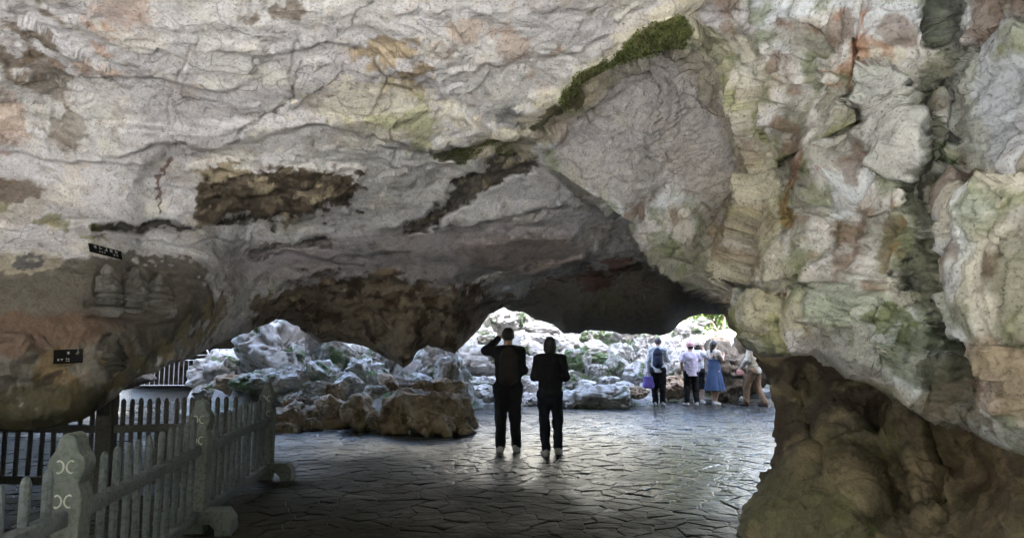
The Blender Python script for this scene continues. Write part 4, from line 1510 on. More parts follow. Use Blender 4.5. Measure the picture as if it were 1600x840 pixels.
fence("stone_fence", "grey green stone picket fence with scroll carved posts in the left foreground", [(-1.95, 1.40), (-2.14, 3.50), (-2.46, 5.66), (-2.68, 7.86)], M_post, M_rail, ME_picket, 11)
knob = [(.075, 0), (.075, .62), (.085, .66), (.085, .74), (.07, .78), (.08, .82), (.088, .90), (.08, .97), (.045, 1.02)]
ME_kpost = prism("post", knob + [(-x, z) for x, z in knob[::-1]], 'y', -.075, .075, .012)
fence("picket_fence", "black silhouetted picket fence running under the carved rock behind the stone fence", [(-8.0, 7.35), (-5.95, 7.2), (-3.98, 7.05), (-2.70, 7.35)], M_fshade, M_fshade, ME_pick_d, 14, False, ME_kpost, False)


def barrier(x0, y0, L, label):
    root = thing("metal_barrier", label, "barrier", (x0, y0, 0), group="metal barriers by the dark hollow")
    zt, zb, r = 1.33, .34, .10
    a = np.linspace(0, math.pi / 2, 5)
    fr = [(0.0, 0, 0.0), (0, 0, zt - r)] + [(r - r * math.cos(t), 0, zt - r + r * math.sin(t)) for t in a[1:]] + [(L - r + r * math.sin(t), 0, zt - r + r * math.cos(t)) for t in a] + [(L, 0, 0.0)]
    put("frame", mesh_np("frame", *tube_np(fr, .022, 8)), M_steel, root)
    for z in (zt - .15, zt - .29, zb):
        put("rail", mesh_np("rail", *tube_np([(0, 0, z), (L / 2, 0, z), (L, 0, z)], .014, 6)), M_steel, root)
    put("stay", mesh_np("stay", *tube_np([(L * .28, 0, zt - .15), (L * .28, 0, zt - .22), (L * .28, 0, zt - .29)], .012, 6)), M_steel, root)
    mb = mesh_np("bar", *tube_np([(0, 0, zb), (0, 0, .7), (0, 0, zt - .29)], .010, 6))
    n = 16
    for k in range(1, n):
        put("bar", mb, M_steel, root, (L * k / n, 0, 0))
    return root


barrier(-10.72, 20.0, 2.15, "grey metal crowd barrier standing before the dark hollow at left")
barrier(-8.50, 20.0, 2.15, "grey metal crowd barrier half hidden behind the jagged pale boulder")

# ------------------------------------------------------------------ signs and carvings on the left rock
M_black = plain_mat("black_plate", (.003, .003, .003), (.006, .006, .006), .7, .1, 40, 0)
M_white = plain_mat("white_print", (.42, .42, .42), (.5, .5, .5), .7, .2, 40, 0)


def frame_on_rock(px, py, lift, tilt=0.0, upright=.0):
    p, n = cave_point(px, py)
    n = np.array([n[0], n[1], n[2] * (1 - upright)])
    n /= np.linalg.norm(n)
    right = np.cross(n, [0, 0, 1.0])
    right = np.cross([0, 0, 1.0], n)
    right /= np.linalg.norm(right)
    up = np.cross(n, right)
    c, s = math.cos(tilt), math.sin(tilt)
    r2, u2 = right * c + up * s, -right * s + up * c
    m = Matrix([[r2[0], u2[0], n[0], 0], [r2[1], u2[1], n[1], 0], [r2[2], u2[2], n[2], 0], [0, 0, 0, 1]])
    m.translation = Vector(p + n * lift)
    return m


def strokes_glyph(bm, cx, cy, s, rr):
    """an unreadably small character: a few short strokes in a square"""
    for _ in range(3):
        y = cy + rr.uniform(-.4, .4) * s
        box_bm(bm, (cx - s * .4, y - s * .06, 0), (cx + s * .4, y + s * .06, .0015))
    for _ in range(2):
        x = cx + rr.uniform(-.3, .3) * s
        box_bm(bm, (x - s * .06, cy - s * .45, 0.0003), (x + s * .06, cy + s * .45, .0018))


def sign(px, py, w, h, tilt, label, rows_, upright):
    root = thing("sign", label, "sign")
    root.matrix_world = frame_on_rock(px, py, .035, tilt, upright)
    bm = bmesh.new()
    box_bm(bm, (-w / 2, -h / 2, -.012), (w / 2, h / 2, 0), .003)
    put("plate", bm_mesh("plate", bm), M_black, root)
    rr = random.Random(int(px))
    bm = bmesh.new()
    for cx, cy, s in rows_:
        strokes_glyph(bm, cx, cy, s, rr)
    me = bm_mesh("lettering", bm)
    put("lettering", me, M_white, root, (0, 0, .002))
    return root


sign(163, 395, .38, .105, math.radians(-7), "long narrow black sign with white characters high on the carved rock",
     [(-.125 + .062 * k, .020, .042) for k in range(5)] + [(-.08 + .030 * k, -.026, .02) for k in range(3)] + [(.09, -.026, .026), (.125, -.026, .026)], .35)
sign(107, 555, .225, .125, math.radians(2), "small black plaque with white marks on the orange stained rock",
     [(0, .03, .026), (-.075, -.028, .020), (-.048, -.028, .020), (-.012, -.022, .013), (.004, -.022, .013), (-.012, -.04, .013), (.004, -.04, .013)], .5)


class Field:
    def __init__(s, lo, hi, h):
        s.lo, s.h = np.array(lo, float), h
        s.n = np.ceil((np.array(hi) - s.lo) / h).astype(int) + 1
        s.F = np.full(s.n, 1.0, np.float32)
        s.ax = [s.lo[i] + np.arange(s.n[i]) * h for i in range(3)]

    def _win(s, lo, hi):
        a = np.clip(np.floor((np.array(lo) - s.lo) / s.h).astype(int), 0, s.n - 1)
        b = np.clip(np.ceil((np.array(hi) - s.lo) / s.h).astype(int) + 1, 1, s.n)
        sl = tuple(slice(x, y) for x, y in zip(a, b))
        X = np.stack(np.meshgrid(*[s.ax[i][sl[i]] for i in range(3)], indexing='ij'), -1)
        return sl, X

    def _mix(s, sl, d, k, sub):
        a = s.F[sl]
        if sub:
            d = -d
            hh = np.maximum(k - np.abs(a - d), 0) / k
            s.F[sl] = np.maximum(a, d) + hh * hh * k * .25
        else:
            hh = np.maximum(k - np.abs(a - d), 0) / k
            s.F[sl] = np.minimum(a, d) - hh * hh * k * .25

    def cone(s, a, b, ra, rb, k=.03, sub=False, flat=None):
        a, b = np.array(a, float), np.array(b, float)
        m = max(ra, rb) + k + .03
        sl, X = s._win(np.minimum(a, b) - m, np.maximum(a, b) + m)
        if X.size == 0:
            return s
        e = b - a
        t = np.clip(((X - a) @ e) / max((e ** 2).sum(), 1e-9), 0, 1)
        q = X - a - t[..., None] * e
        if flat is not None:
            q = q / np.array(flat)
        s._mix(sl, np.sqrt((q * q).sum(-1)) - (ra + (rb - ra) * t), k, sub)
        return s

    def ell(s, c, r, k=.03, sub=False):
        c, r = np.array(c, float), np.array(r, float)
        m = r + k + .03
        sl, X = s._win(c - m, c + m)
        if X.size == 0:
            return s
        q = (X - c) / r
        l = np.sqrt((q * q).sum(-1))
        g = np.sqrt(((q / r) ** 2).sum(-1)) + 1e-6
        s._mix(sl, l * (l - 1) / g, k, sub)
        return s

    def noise(s, amp, freq, seed):
        sl, X = s._win(s.lo, s.lo + s.n * s.h)
        band = np.abs(s.F) < amp * 4 + s.h * 2
        s.F[band] += amp * fbm(X[band] * freq, 3, seed)
        return s

    def clip_z(s, zmin=None, zmax=None):
        z = s.ax[2][None, None]
        if zmin is not None:
            s.F = np.maximum(s.F, zmin - z)
        if zmax is not None:
            s.F = np.maximum(s.F, z - zmax)
        return s

    def mesh(s, name):
        F = np.pad(s.F, 1, constant_values=1.0)
        v, f = surface_nets(F, s.lo - s.h, s.h)
        return mesh_np(name, v, f, True)


M_carve = rock_mat("carved_limestone", (.12, .115, .105), (.17, .16, .145), stain=(.08, .07, .06), crack=.2)
M_carve_dk = rock_mat("carved_limestone_dark", (.06, .057, .046), (.09, .083, .068), stain=(.04, .035, .03), crack=.2)


def carving(px, py, s, label, halo, seed, mat):
    f = Field((-.30, -.40, -.16), (.30, .44, .16), .011)
    f.ell((0, .10, -.03), (.15, .18, .035), .02) if halo else None
    f.ell((0, .215, .03), (.050, .062, .055), .02).ell((0, .275, .02), (.026, .028, .03), .015)      # head, topknot
    f.cone((0, .17, .01), (0, .10, .01), .028, .05, .03)
    f.ell((0, .06, .01), (.098, .105, .06), .03)                                                     # torso
    f.cone((-.09, .11, .01), (-.125, .0, .02), .034, .03, .03).cone((.09, .11, .01), (.125, .0, .02), .034, .03, .03)
    f.cone((-.125, .0, .03), (0, -.03, .075), .028, .024, .02).cone((.125, .0, .03), (0, -.03, .075), .028, .024, .02)
    f.ell((0, -.055, .03), (.19, .045, .07), .03)                                                    # crossed legs
    f.ell((0, -.125, .02), (.18, .035, .07), .015).cone((-.13, -.19, .0), (.13, -.19, .0), .04, .04, .015)   # lotus seat and plinth
    f.noise(.008, 22, seed)
    me = f.mesh("carving")
    me.transform(Matrix.Diagonal((s, s, s * 1.6, 1)))
    o = put("relief_carving", me, mat, label=label, cat="carving", group="seated figures carved in the left rock")
    o.matrix_world = frame_on_rock(px, py, +.016 * s, 0, .6)
    return o


carving(164, 450, .80, "worn seated figure carved in relief, left of the row of three", False, 201, M_carve)
carving(212, 454, .86, "seated figure with round halo carved in the middle of the row of three", True, 202, M_carve)
carving(251, 460, .82, "seated figure with halo carved at the right of the row of three", True, 203, M_carve)
carving(172, 556, .66, "small dark seated figure carved alone beside the black plaque", True, 204, M_carve_dk)
for (px_, py_, w_), lb in zip([(165, 487, .30), (213, 488, .34), (253, 488, .30)], ["left", "middle", "right"]):
    f = Field((-.25, -.08, -.12), (.25, .08, .12), .011)
    f.cone((-w_ / 2, .015, -.01), (w_ / 2, .015, -.01), .034, .034, .02).cone((-w_ / 2 + .03, -.03, -.02), (w_ / 2 - .03, -.03, -.02), .032, .03, .02)
    f.noise(.010, 18, 210 + int(px_))
    o = put("carved_ledge", f.mesh("carved_ledge"), M_carve, label="rough carved ledge below the %s seated figure of the row of three" % lb, cat="carving", group="ledges below the carved figures")
    o.matrix_world = frame_on_rock(px_, py_, .0, 0, .6)

# ------------------------------------------------------------------ people
M_skin = plain_mat("skin", (.42, .27, .19), (.48, .31, .22), .55, .4, 30, 0)
M_hair = plain_mat("black_hair", (.010, .009, .008), (.022, .019, .017), .45, .5, 60, .003)
M_hairg = plain_mat("greying_hair", (.07, .055, .05), (.15, .12, .11), .55, .4, 60, .003)


def cloth(name, c, v=.25, rough=.85):
    return plain_mat(name, tuple(x * (1 - v) for x in c), tuple(min(1, x * (1 + v)) for x in c), rough, .2, 9, .004)


def finger_set(f, w, d, n, s, side, r=.0085):
    """palm and five bent fingers; w wrist, d pointing direction, n palm normal (curl direction)"""
    w, d, n = (np.array(x, float) for x in (w, d, n))
    d /= np.linalg.norm(d)
    n -= d * (n @ d)
    n /= np.linalg.norm(n)
    q = np.cross(d, n) * side
    f.cone(w, w + d * .03 * s, .024 * s, .026 * s, .02)
    for k, (o, L) in enumerate(((-.030, .062), (-.010, .072), (.010, .068), (.029, .055))):
        b0 = w + d * .03 * s + q * o * .6 * s
        b1 = w + d * .085 * s + q * o * s
        f.cone(b0, b1, .014 * s, .012 * s, .012)
        m1 = b1 + (d * .85 + n * .5) * L * .5 * s
        m2 = m1 + (d * .45 + n * .9) * L * .5 * s
        f.cone(b1, m1, .0095 * s, r * s, .006)
        f.cone(m1, m2, r * s, .007 * s, .004)
    t0 = w + d * .03 * s - q * .022 * s
    t1 = t0 + (d * .7 - q * .8) * .034 * s
    t2 = t1 + (d * .95 + n * .3) * .03 * s
    f.cone(t0, t1, .012 * s, .010 * s, .010)
    f.cone(t1, t2, .010 * s, .008 * s, .004)


def person(label, loc, rz, H, J, top, low, shoe_m, hair, group=None, sleeve=1.0, dress=None, girth=1.0, hat=None, lean=0.0, name="person"):
    """J: overrides of joint places for a 1.70 m figure facing +y; top/low: (material, hem or cuff height)"""
    s = H / 1.70
    root = thing(name, label, "person", loc, rz, group)
    D_ = dict(aL=(-.10, 0, .085), aR=(.10, 0, .085), kL=(-.098, .015, .47), kR=(.098, .015, .47), hL=(-.085, 0, .88), hR=(.085, 0, .88),
              pel=(0, 0, .93), wai=(0, .0, 1.07), che=(0, -.005, 1.26), nek=(0, -.005, 1.43), hed=(0, .015, 1.575),
              sL=(-.165, -.005, 1.365), sR=(.165, -.005, 1.365), eL=(-.225, -.03, 1.11), eR=(.225, -.03, 1.11), wL=(-.235, .06, .87), wR=(.235, .06, .87),
              fL=(0, 1, 0), fR=(0, 1, 0), look=(0, 1, 0))
    D_.update(J)
    P = {k: np.array(v, float) * (1 if k in ("fL", "fR", "look") else s) for k, v in D_.items()}
    g = girth * s
    pts = np.array([P[k] for k in P if k not in ("fL", "fR", "look")])
    lo, hi = pts.min(0) - .22, pts.max(0) + .24
    lo[2] = -.02
    # --- body: one continuous surface
    f = Field(lo, hi, .0095)
    hd = P['hed']
    lk = P['look'] / np.linalg.norm(P['look'])
    rt = np.cross(lk, [0, 0, 1.0])
    f.ell(hd + (0, 0, .018 * s), (.076 * s, .090 * s, .098 * s), .02)
    f.ell(hd + lk * .028 * s - np.array([0, 0, .055 * s]), (.056 * s, .060 * s, .062 * s), .03)
    f.cone(hd + lk * .088 * s + (0, 0, .012 * s), hd + lk * .108 * s - np.array([0, 0, .018 * s]), .008 * s, .013 * s, .015)      # nose
    for sg in (-1, 1):
        f.ell(hd + rt * sg * .078 * s - np.array([0, 0, .002]), (.013 * s, .020 * s, .032 * s), .010)                              # ears
        f.ell(hd + lk * .094 * s + rt * sg * .032 * s + (0, 0, .016 * s), (.014, .014, .010), .012, True)                          # eye sockets
    f.ell(hd + lk * .090 * s - np.array([0, 0, .052 * s]), (.020, .020, .006), .008, True)                                         # mouth
    f.cone(P['nek'], hd - np.array([0, .0, .06 * s]), .052 * s, .050 * s, .03)
    f.cone(P['che'], P['nek'], .10 * s, .055 * s, .05)
    f.cone(P['wai'], P['che'], .095 * g, .11 * g, .05)
    f.cone(P['pel'], P['wai'], .10 * g, .095 * g, .05)
    for S in 'LR':
        f.cone(P['che'] + (0, 0, .08 * s), P['s' + S], .06 * s, .048 * s, .04)
        f.cone(P['s' + S], P['e' + S], .045 * s, .037 * s, .03)
        f.cone(P['e' + S], P['w' + S], .037 * s, .026 * s, .02)
        dv = P['w' + S] - P['e' + S]
        finger_set(f, P['w' + S], dv / np.linalg.norm(dv), np.array(D_.get('palm' + S, (1 if S == 'L' else -1, .2, 0)), float), s, 1 if S == 'L' else -1)
        f.cone(P['pel'], P['h' + S], .09 * g, .085 * g, .05)
        f.cone(P['h' + S], P['k' + S], .082 * g, .055 * s, .03)
        f.cone(P['k' + S], P['k' + S] * .62 + P['a' + S] * .38, .052 * s, .052 * s, .02)
        f.cone(P['k' + S] * .62 + P['a' + S] * .38, P['a' + S], .052 * s, .034 * s, .02)
        fd = P['f' + S] / np.linalg.norm(P['f' + S])
        f.cone(P['a' + S] - fd * .02 * s - (0, 0, .04 * s), P['a' + S] + fd * .13 * s - (0, 0, .055 * s), .034 * s, .026 * s, .03)
    f.clip_z(.012)
    put("body", f.mesh("body"), M_skin, root)
    # --- shoes
    for S in 'LR':
        a = P['a' + S]
        fd = P['f' + S] / np.linalg.norm(P['f' + S])
        c = a + fd * .05 * s
        f = Field(np.minimum(c - .2 * s, a - .2), np.maximum(c + .2 * s, a + .2), .009)
        z0 = a[2] - .085 * s
        f.cone([*(a - fd * .035 * s)[:2], z0 + .038 * s], [*(a + fd * .06 * s)[:2], z0 + .038 * s], .045 * s, .046 * s, .03)
        f.cone([*(a + fd * .06 * s)[:2], z0 + .036 * s], [*(a + fd * .155 * s)[:2], z0 + .030 * s], .046 * s, .036 * s, .03)
        f.cone(a - fd * .02 * s, a - fd * .015 * s - (0, 0, .03 * s), .046 * s, .046 * s, .03)
        f.clip_z(z0 + .004, a[2] + .025 * s)
        put("shoe", f.mesh("shoe"), shoe_m, root)
    # --- trousers or dress
    if low:
        mat, hem, ease = low
        f = Field(lo, hi, .0115)
        for S in 'LR':
            f.cone(P['pel'] + (0, 0, .02 * s), P['h' + S] + (0, -.01, -.02), .108 * g, .103 * g * ease, .05)
            f.cone(P['h' + S], P['k' + S], .100 * g * ease, .075 * s * ease, .03)
            f.cone(P['k' + S], P['a' + S] + (0, 0, .01), .075 * s * ease, .062 * s * ease, .03)
        f.cone(P['pel'], P['wai'] - (0, 0, .02), .112 * g, .105 * g, .04)
        f.noise(.013, 8, int(H * 1000) % 97)
        f.noise(.007, 18, int(H * 1000) % 89)
        f.clip_z(hem * s, 1.06 * s)
        put("trousers", f.mesh("trousers"), mat, root)
    mat, hem, ease = top
    f = Field(lo, hi, .0115)
    f.cone(P['nek'] - (0, 0, .06 * s), P['nek'] + (0, 0, .02 * s), .09 * s, .068 * s, .04)
    f.cone(P['wai'], P['che'], .125 * g * ease, .135 * g * ease, .06, flat=(1.12, .92, 1))
    f.cone([P['pel'][0], P['pel'][1], hem * s], P['wai'], .135 * g * ease, .125 * g * ease, .05, flat=(1.12, .95, 1))
    for S in 'LR':
        f.cone(P['nek'] - (0, 0, .005), P['s' + S] - (0, 0, .005), .062 * s, .058 * s, .05)
        f.cone(P['che'] + (0, 0, .04 * s), P['s' + S], .085 * s, .062 * s * ease, .05)
        f.cone(P['s' + S], P['e' + S], .064 * s * ease, .056 * s * ease, .04)
        if sleeve > .5:
            w = P['e' + S] + (P['w' + S] - P['e' + S]) * .97
            f.cone(P['e' + S], w, .055 * s * ease, .042 * s * ease, .03)
    f.noise(.015, 7, int(H * 1000) % 83)
    f.noise(.007, 18, int(H * 1000) % 79)
    f.clip_z(hem * s)
    nk = P['nek'] + (0, 0, .03 * s)
    sl, X = f._win(nk - (.13, .13, .0), nk + (.13, .13, .3))
    far = np.minimum(np.linalg.norm(X - P['wL'], axis=-1), np.linalg.norm(X - P['wR'], axis=-1)) > .17
    f.F[sl] = np.where(far, np.maximum(f.F[sl], X[..., 2] - nk[2]), f.F[sl])
    if sleeve <= .5:
        for S in 'LR':                                # short sleeves end above the elbow
            e, w = P['e' + S], P['w' + S]
            f.cone(e + (w - e) * .0, w, .075 * s, .06 * s, .004, True)
    put("top", f.mesh("top"), mat, root)
    if dress:
        mat, z_top, z_hem, flare = dress
        f = Field((-.42, -.42, 0), (.42, .42, 1.5), .0115)
        f.cone([0, 0, z_hem * s], [*P['pel'][:2], 1.0 * s], flare * s, .15 * s, .05)
        f.cone([*P['pel'][:2], 1.0 * s], [*P['che'][:2], z_top * s], .150 * s, .138 * s, .05, flat=(1.1, .95, 1))
        sl, X = f._win(f.lo, f.lo + f.n * f.h)
        ang = np.arctan2(X[..., 1], X[..., 0])
        f.F += (.012 * np.cos(11 * ang + 2 * np.sin(3 * ang)) * np.clip((1.0 * s - X[..., 2]) / .5, 0, 1)).astype(np.float32)
        f.clip_z(z_hem * s, z_top * s)
        d_ = put("dress", f.mesh("dress"), mat, root)
        for sg in (-1, 1):
            a = np.linspace(0, math.pi, 9)
            p_ = np.stack([np.full(9, sg * .085 * s), -.125 * s * np.cos(a), z_top * s - .03 + .19 * s * np.sin(a)], -1)
            put("strap", mesh_np("strap", *tube_np(p_, .018, 6)), mat, d_)
    # --- hair and hat
    mat, style = hair
    f = Field(hd - .22, hd + .24, .0095)
    f.ell(hd + (0, 0, .028 * s) - lk * .012 * s, (.086 * s, .096 * s, .100 * s), .02)
    if style == 'bob':
        f.ell(hd - lk * .03 * s - np.array([0, 0, .055 * s]), (.094 * s, .078 * s, .085 * s), .04)
    if style == 'long':
        f.cone(hd - lk * .05 * s, hd - lk * .075 * s - np.array([0, 0, .19 * s]), .075 * s, .055 * s, .04)
    f.ell(hd + lk * .075 * s - np.array([0, 0, .03 * s]), (.066 * s, .075 * s, .085 * s), .02, True)
    if style == 'short':
        f.clip_z(hd[2] - .055 * s)
    f.noise(.006, 26, 7)
    put("hair", f.mesh("hair"), mat, root)
    if hat:
        f = Field(hd - .24, hd + .26, .009)
        f.ell(hd + (0, 0, .075 * s), (.098 * s, .105 * s, .075 * s), .02)
        for a in np.linspace(0, 2 * math.pi, 14, endpoint=False):
            f.cone(hd + (0, 0, .058 * s), hd + np.array([.155 * s * math.cos(a), .16 * s * math.sin(a), .022 * s]), .012, .009, .03)
        f.ell(hd - np.array([0, 0, .035 * s]), (.082 * s, .09 * s, .095 * s), .01, True)
        f.noise(.004, 20, 9)
        put("hat", f.mesh("hat"), hat, root)
    if lean:
        root.rotation_euler = (lean, 0, rz)
    return root


def backpack(label, loc, rz, s, mat, name="backpack"):
    root = thing(name, label, "backpack", loc, rz)
    f = Field((-.22, -.2, -.32), (.22, .2, .32), .0105)
    f.cone((0, 0, -.15), (0, .02, .12), .118, .105, .04, flat=(1.15, .75, 1))
    f.cone((0, .01, .12), (0, .02, .19), .105, .07, .05, flat=(1.1, .7, 1))
    f.cone((0, -.055, -.14), (0, -.05, -.03), .085, .075, .03, flat=(1.1, .65, 1))
    f.noise(.006, 10, 31)
    me = f.mesh("pack")
    me.transform(Matrix.Scale(s, 4))
    put("pack", me, mat, root)
    for sg in (-1, 1):
        pts = np.array([(sg * .095, .06, .17), (sg * .105, .13, .205), (sg * .115, .22, .19), (sg * .125, .285, .10), (sg * .13, .29, -.02), (sg * .135, .21, -.13), (sg * .11, .06, -.17)]) * s
        put("strap", mesh_np("strap", *tube_np(pts, .016 * s, 6)), mat, root)
    a = np.linspace(0, math.pi, 7)
    put("handle", mesh_np("handle", *tube_np(np.stack([.03 * np.cos(a), np.full(7, .05), .24 + .035 * np.sin(a)], -1) * s, .008, 6)), mat, root)
    return root


M_jkt = cloth("black_jacket", (.013, .013, .015))
M_trs = cloth("black_trousers", (.010, .010, .011))
M_navy = cloth("navy_jeans", (.014, .017, .026))
M_shoe_w = cloth("white_shoe", (.42, .40, .38), .1)
M_shoe_d = cloth("dark_shoe", (.05, .035, .025), .2)
M_pack1 = cloth("black_pack", (.034, .029, .026))
M_shirt = cloth("white_shirt", (.58, .60, .62), .08)
M_lav = cloth("pale_lavender_shirt", (.52, .48, .62), .12)
M_blue = cloth("blue_dress", (.045, .080, .17), .2)
M_cream = cloth("cream_jacket", (.42, .39, .33), .1)
M_tan = cloth("tan_trousers", (.17, .115, .075), .2)
M_pink = cloth("pink_hat", (.55, .30, .30), .12)
M_straw = cloth("pale_hat", (.50, .44, .36), .12)
M_bagp = cloth("purple_bag", (.16, .12, .42), .25, .5)
M_pack2 = cloth("navy_pack", (.03, .035, .06), .3)

d1 = 9.85
p1 = person("man in black with raised left arm seen from behind, standing in the cave", (-.055, d1, 0), 0, 1.70,
            dict(eL=(-.315, .10, 1.385), wL=(-.135, .17, 1.545), palmL=(1, .2, -.6), eR=(.205, .02, 1.11), wR=(.12, .22, 1.14), aL=(-.105, 0, .085), aR=(.115, .02, .085), fL=(-.15, 1, 0), fR=(.2, 1, 0)),
            (M_jkt, .86, 1.14), (M_trs, .055, 1.08), M_shoe_w, (M_hair, 'short'), girth=1.08)
backpack("black backpack worn by the man with the raised arm", (-.05, d1 - .195, 1.17), 0, 1.0, M_pack1)
d2 = 9.55
person("person with bobbed hair in black jacket and dark jeans, right of raised arm man", (.51, d2, 0), .05, 1.57,
       dict(eL=(-.215, -.01, 1.12), eR=(.225, -.02, 1.12), wL=(-.11, .18, 1.10), wR=(.13, .17, 1.10), aL=(-.07, -.06, .085), aR=(.125, .10, .085), kL=(-.085, .0, .47), kR=(.115, .06, .47), fL=(-.2, 1, 0), fR=(.35, 1, 0)),
       (M_jkt, .84, 1.12), (M_navy, .07, 1.02), M_shoe_w, (M_hair, 'bob'))
person("grey haired man in white shirt and black trousers holding a purple bag", (3.56, 17.3, 0), -.35, 1.66,
       dict(hed=(0, .05, 1.565), eL=(-.24, -.03, 1.10), wL=(-.25, .03, .86), eR=(.23, .02, 1.12), wR=(.10, .2, 1.16), aL=(-.08, -.03, .085), aR=(.09, .06, .085)),
       (M_shirt, .82, 1.1), (M_trs, .05, 1.1), M_shoe_w, (M_hairg, 'short'))
backpack("dark navy backpack on the back of the man in the white shirt", (3.56 - .05, 17.3 - .20, 1.15), -.35, .92, M_pack2)
bag = thing("carrier_bag", "purple carrier bag hanging from the left hand of the man in white shirt", "bag", (3.30, 17.24, .42))
f = Field((-.18, -.12, -.02), (.18, .12, .42), .01)
for q_ in (-.07, 0, .07):
    f.cone((q_, 0, .07), (q_ * .8, 0, .27), .075, .055, .05, flat=(1, .8, 1))
f.noise(.010, 12, 41)
f.clip_z(0, .29)
put("sack", f.mesh("sack"), M_bagp, bag)
a = np.linspace(0, math.pi, 9)
put("handle", mesh_np("handle", *tube_np(np.stack([.05 * np.cos(a), np.zeros(9), .27 + .14 * np.sin(a)], -1), .009, 6)), M_bagp, bag)
person("visitor in pink brimmed hat, loose lavender shirt and black trousers seen from behind", (4.38, 17.4, 0), .1, 1.52,
       dict(eL=(-.27, -.03, 1.16), wL=(-.22, .12, .98), eR=(.27, .02, 1.22), wR=(.18, .22, 1.34), aL=(-.14, .0, .085), aR=(.12, -.06, .085), kL=(-.12, .02, .47), kR=(.11, .0, .47), fL=(-.3, 1, 0), fR=(.3, .9, 0)),
       (M_lav, .80, 1.22), (M_trs, .08, 1.12), M_shoe_w, (M_hair, 'short'), sleeve=.3, hat=M_pink, girth=1.08)
person("woman in white top and pale hat, half hidden behind the woman in blue", (4.70, 17.95, 0), -.6, 1.56,
       dict(eL=(-.22, .12, 1.22), wL=(-.08, .27, 1.45), eR=(.22, .12, 1.22), wR=(.08, .27, 1.45), palmL=(.5, -.8, 0), palmR=(-.5, -.8, 0)),
       (M_shirt, .84, 1.05), (M_trs, .40, 1.0), M_shoe_w, (M_hair, 'bob'), sleeve=.3, hat=M_straw)
person("long haired woman in blue pinafore dress with hands raised, turned to the right", (4.98, 17.5, 0), -1.05, 1.58,
       dict(eL=(-.20, .10, 1.17), wL=(-.07, .29, 1.30), eR=(.20, .10, 1.17), wR=(.07, .29, 1.30), palmL=(.5, -.8, 0), palmR=(-.5, -.8, 0), aL=(-.08, .05, .085), aR=(.08, -.07, .085), look=(0, 1, 0)),
       (M_cream, .95, 1.0), None, M_shoe_w, (M_hair, 'long'), sleeve=.3, dress=(M_blue, 1.20, .38, .27))
person("visitor in cream jacket and tan trousers at right, head hidden by the overhang", (5.86, 17.2, 0), .75, 1.66,
       dict(aL=(-.10, .18, .085), kL=(-.10, .16, .47), aR=(.10, -.20, .085), kR=(.10, -.02, .46), eL=(-.25, .05, 1.12), wL=(-.22, .22, .93), eR=(.24, -.08, 1.12), wR=(.22, -.02, .88), hed=(0, .06, 1.56)),
       (M_cream, .80, 1.2), (M_tan, .06, 1.12), M_shoe_d, (M_hair, 'short'), girth=1.05)
hb = thing("handbag", "small pinkish handbag at the left side of the visitor in tan trousers", "bag", (5.52, 17.2, .80))
f = Field((-.13, -.08, -.10), (.13, .08, .14), .009)
f.cone((-.05, 0, -.02), (.05, 0, -.02), .05, .05, .04, flat=(1, .7, 1)).cone((-.04, 0, .03), (.04, 0, .03), .05, .045, .04, flat=(1, .7, 1))
f.noise(.006, 14, 43)
put("pouch", f.mesh("pouch"), M_pink, hb)
put("strap", mesh_np("strap", *tube_np([(-.06, 0, .06), (-.04, .0, .16), (.04, 0, .24), (.10, 0, .18), (.06, 0, .06)], .007, 6)), M_shoe_d, hb)

# ------------------------------------------------------------------ plants
def leaf_mat(name, c1, c2):
    m, nt, b = new_mat(name, .55, .35)
    geo = nt.nodes.new("ShaderNodeNewGeometry")
    n0 = N(nt, "ShaderNodeTexNoise", Scale=7.0, Detail=2.0)
    nt.links.new(geo.outputs["Position"], n0.inputs["Vector"])
    nt.links.new(ramp(nt, n0.outputs[0], [(.35, c1), (.65, c2)]), b.inputs["Base Color"])
    tr = nt.nodes.new("ShaderNodeBsdfTranslucent")
    tr.inputs[0].default_value = (*[x * 1.6 for x in c2], 1)
    mx = nt.nodes.new("ShaderNodeMixShader")
    mx.inputs[0].default_value = .4
    out = [n for n in nt.nodes if n.type == 'OUTPUT_MATERIAL'][0]
    nt.links.new(b.outputs[0], mx.inputs[1])
    nt.links.new(tr.outputs[0], mx.inputs[2])
    nt.links.new(mx.outputs[0], out.inputs[0])
    return m


M_leaf = leaf_mat("fern_leaf", (.05, .11, .03), (.09, .17, .045))
M_tleaf = leaf_mat("tree_leaf", (.06, .11, .03), (.12, .18, .05))
M_bark = plain_mat("bark", (.07, .055, .04), (.13, .105, .08), .9, .2, 14, .01)


def frond_clump(n, L, rr):
    """ferny tuft: arching stems with paired leaflets"""
    vs_, fs_ = [], []
    k = 0
    for i in range(n):
        a = rr.uniform(0, 2 * math.pi)
        l = L * rr.uniform(.6, 1.1)
        up = rr.uniform(.5, 1.0)
        d = np.array([math.cos(a), math.sin(a), 0])
        sd = np.array([-d[1], d[0], 0])
        m = 7
        for j in range(m):
            t = (j + 1) / m
            p = d * l * t * .8 + np.array([0, 0, l * (up * t - .75 * t * t)])
            w = l * .22 * (1 - .75 * t)
            for s in (-1, 1):
                tip = p + sd * s * w + d * w * .5 + np.array([0, 0, rr.uniform(-.02, .02)])
                q = [p - d * .01, p + sd * s * w * .5 - d * w * .1, tip, p + sd * s * w * .35 + d * w * .45]
                vs_ += q
                fs_.append((k, k + 1, k + 2, k + 3))
                k += 4
    return np.array(vs_), np.array(fs_)


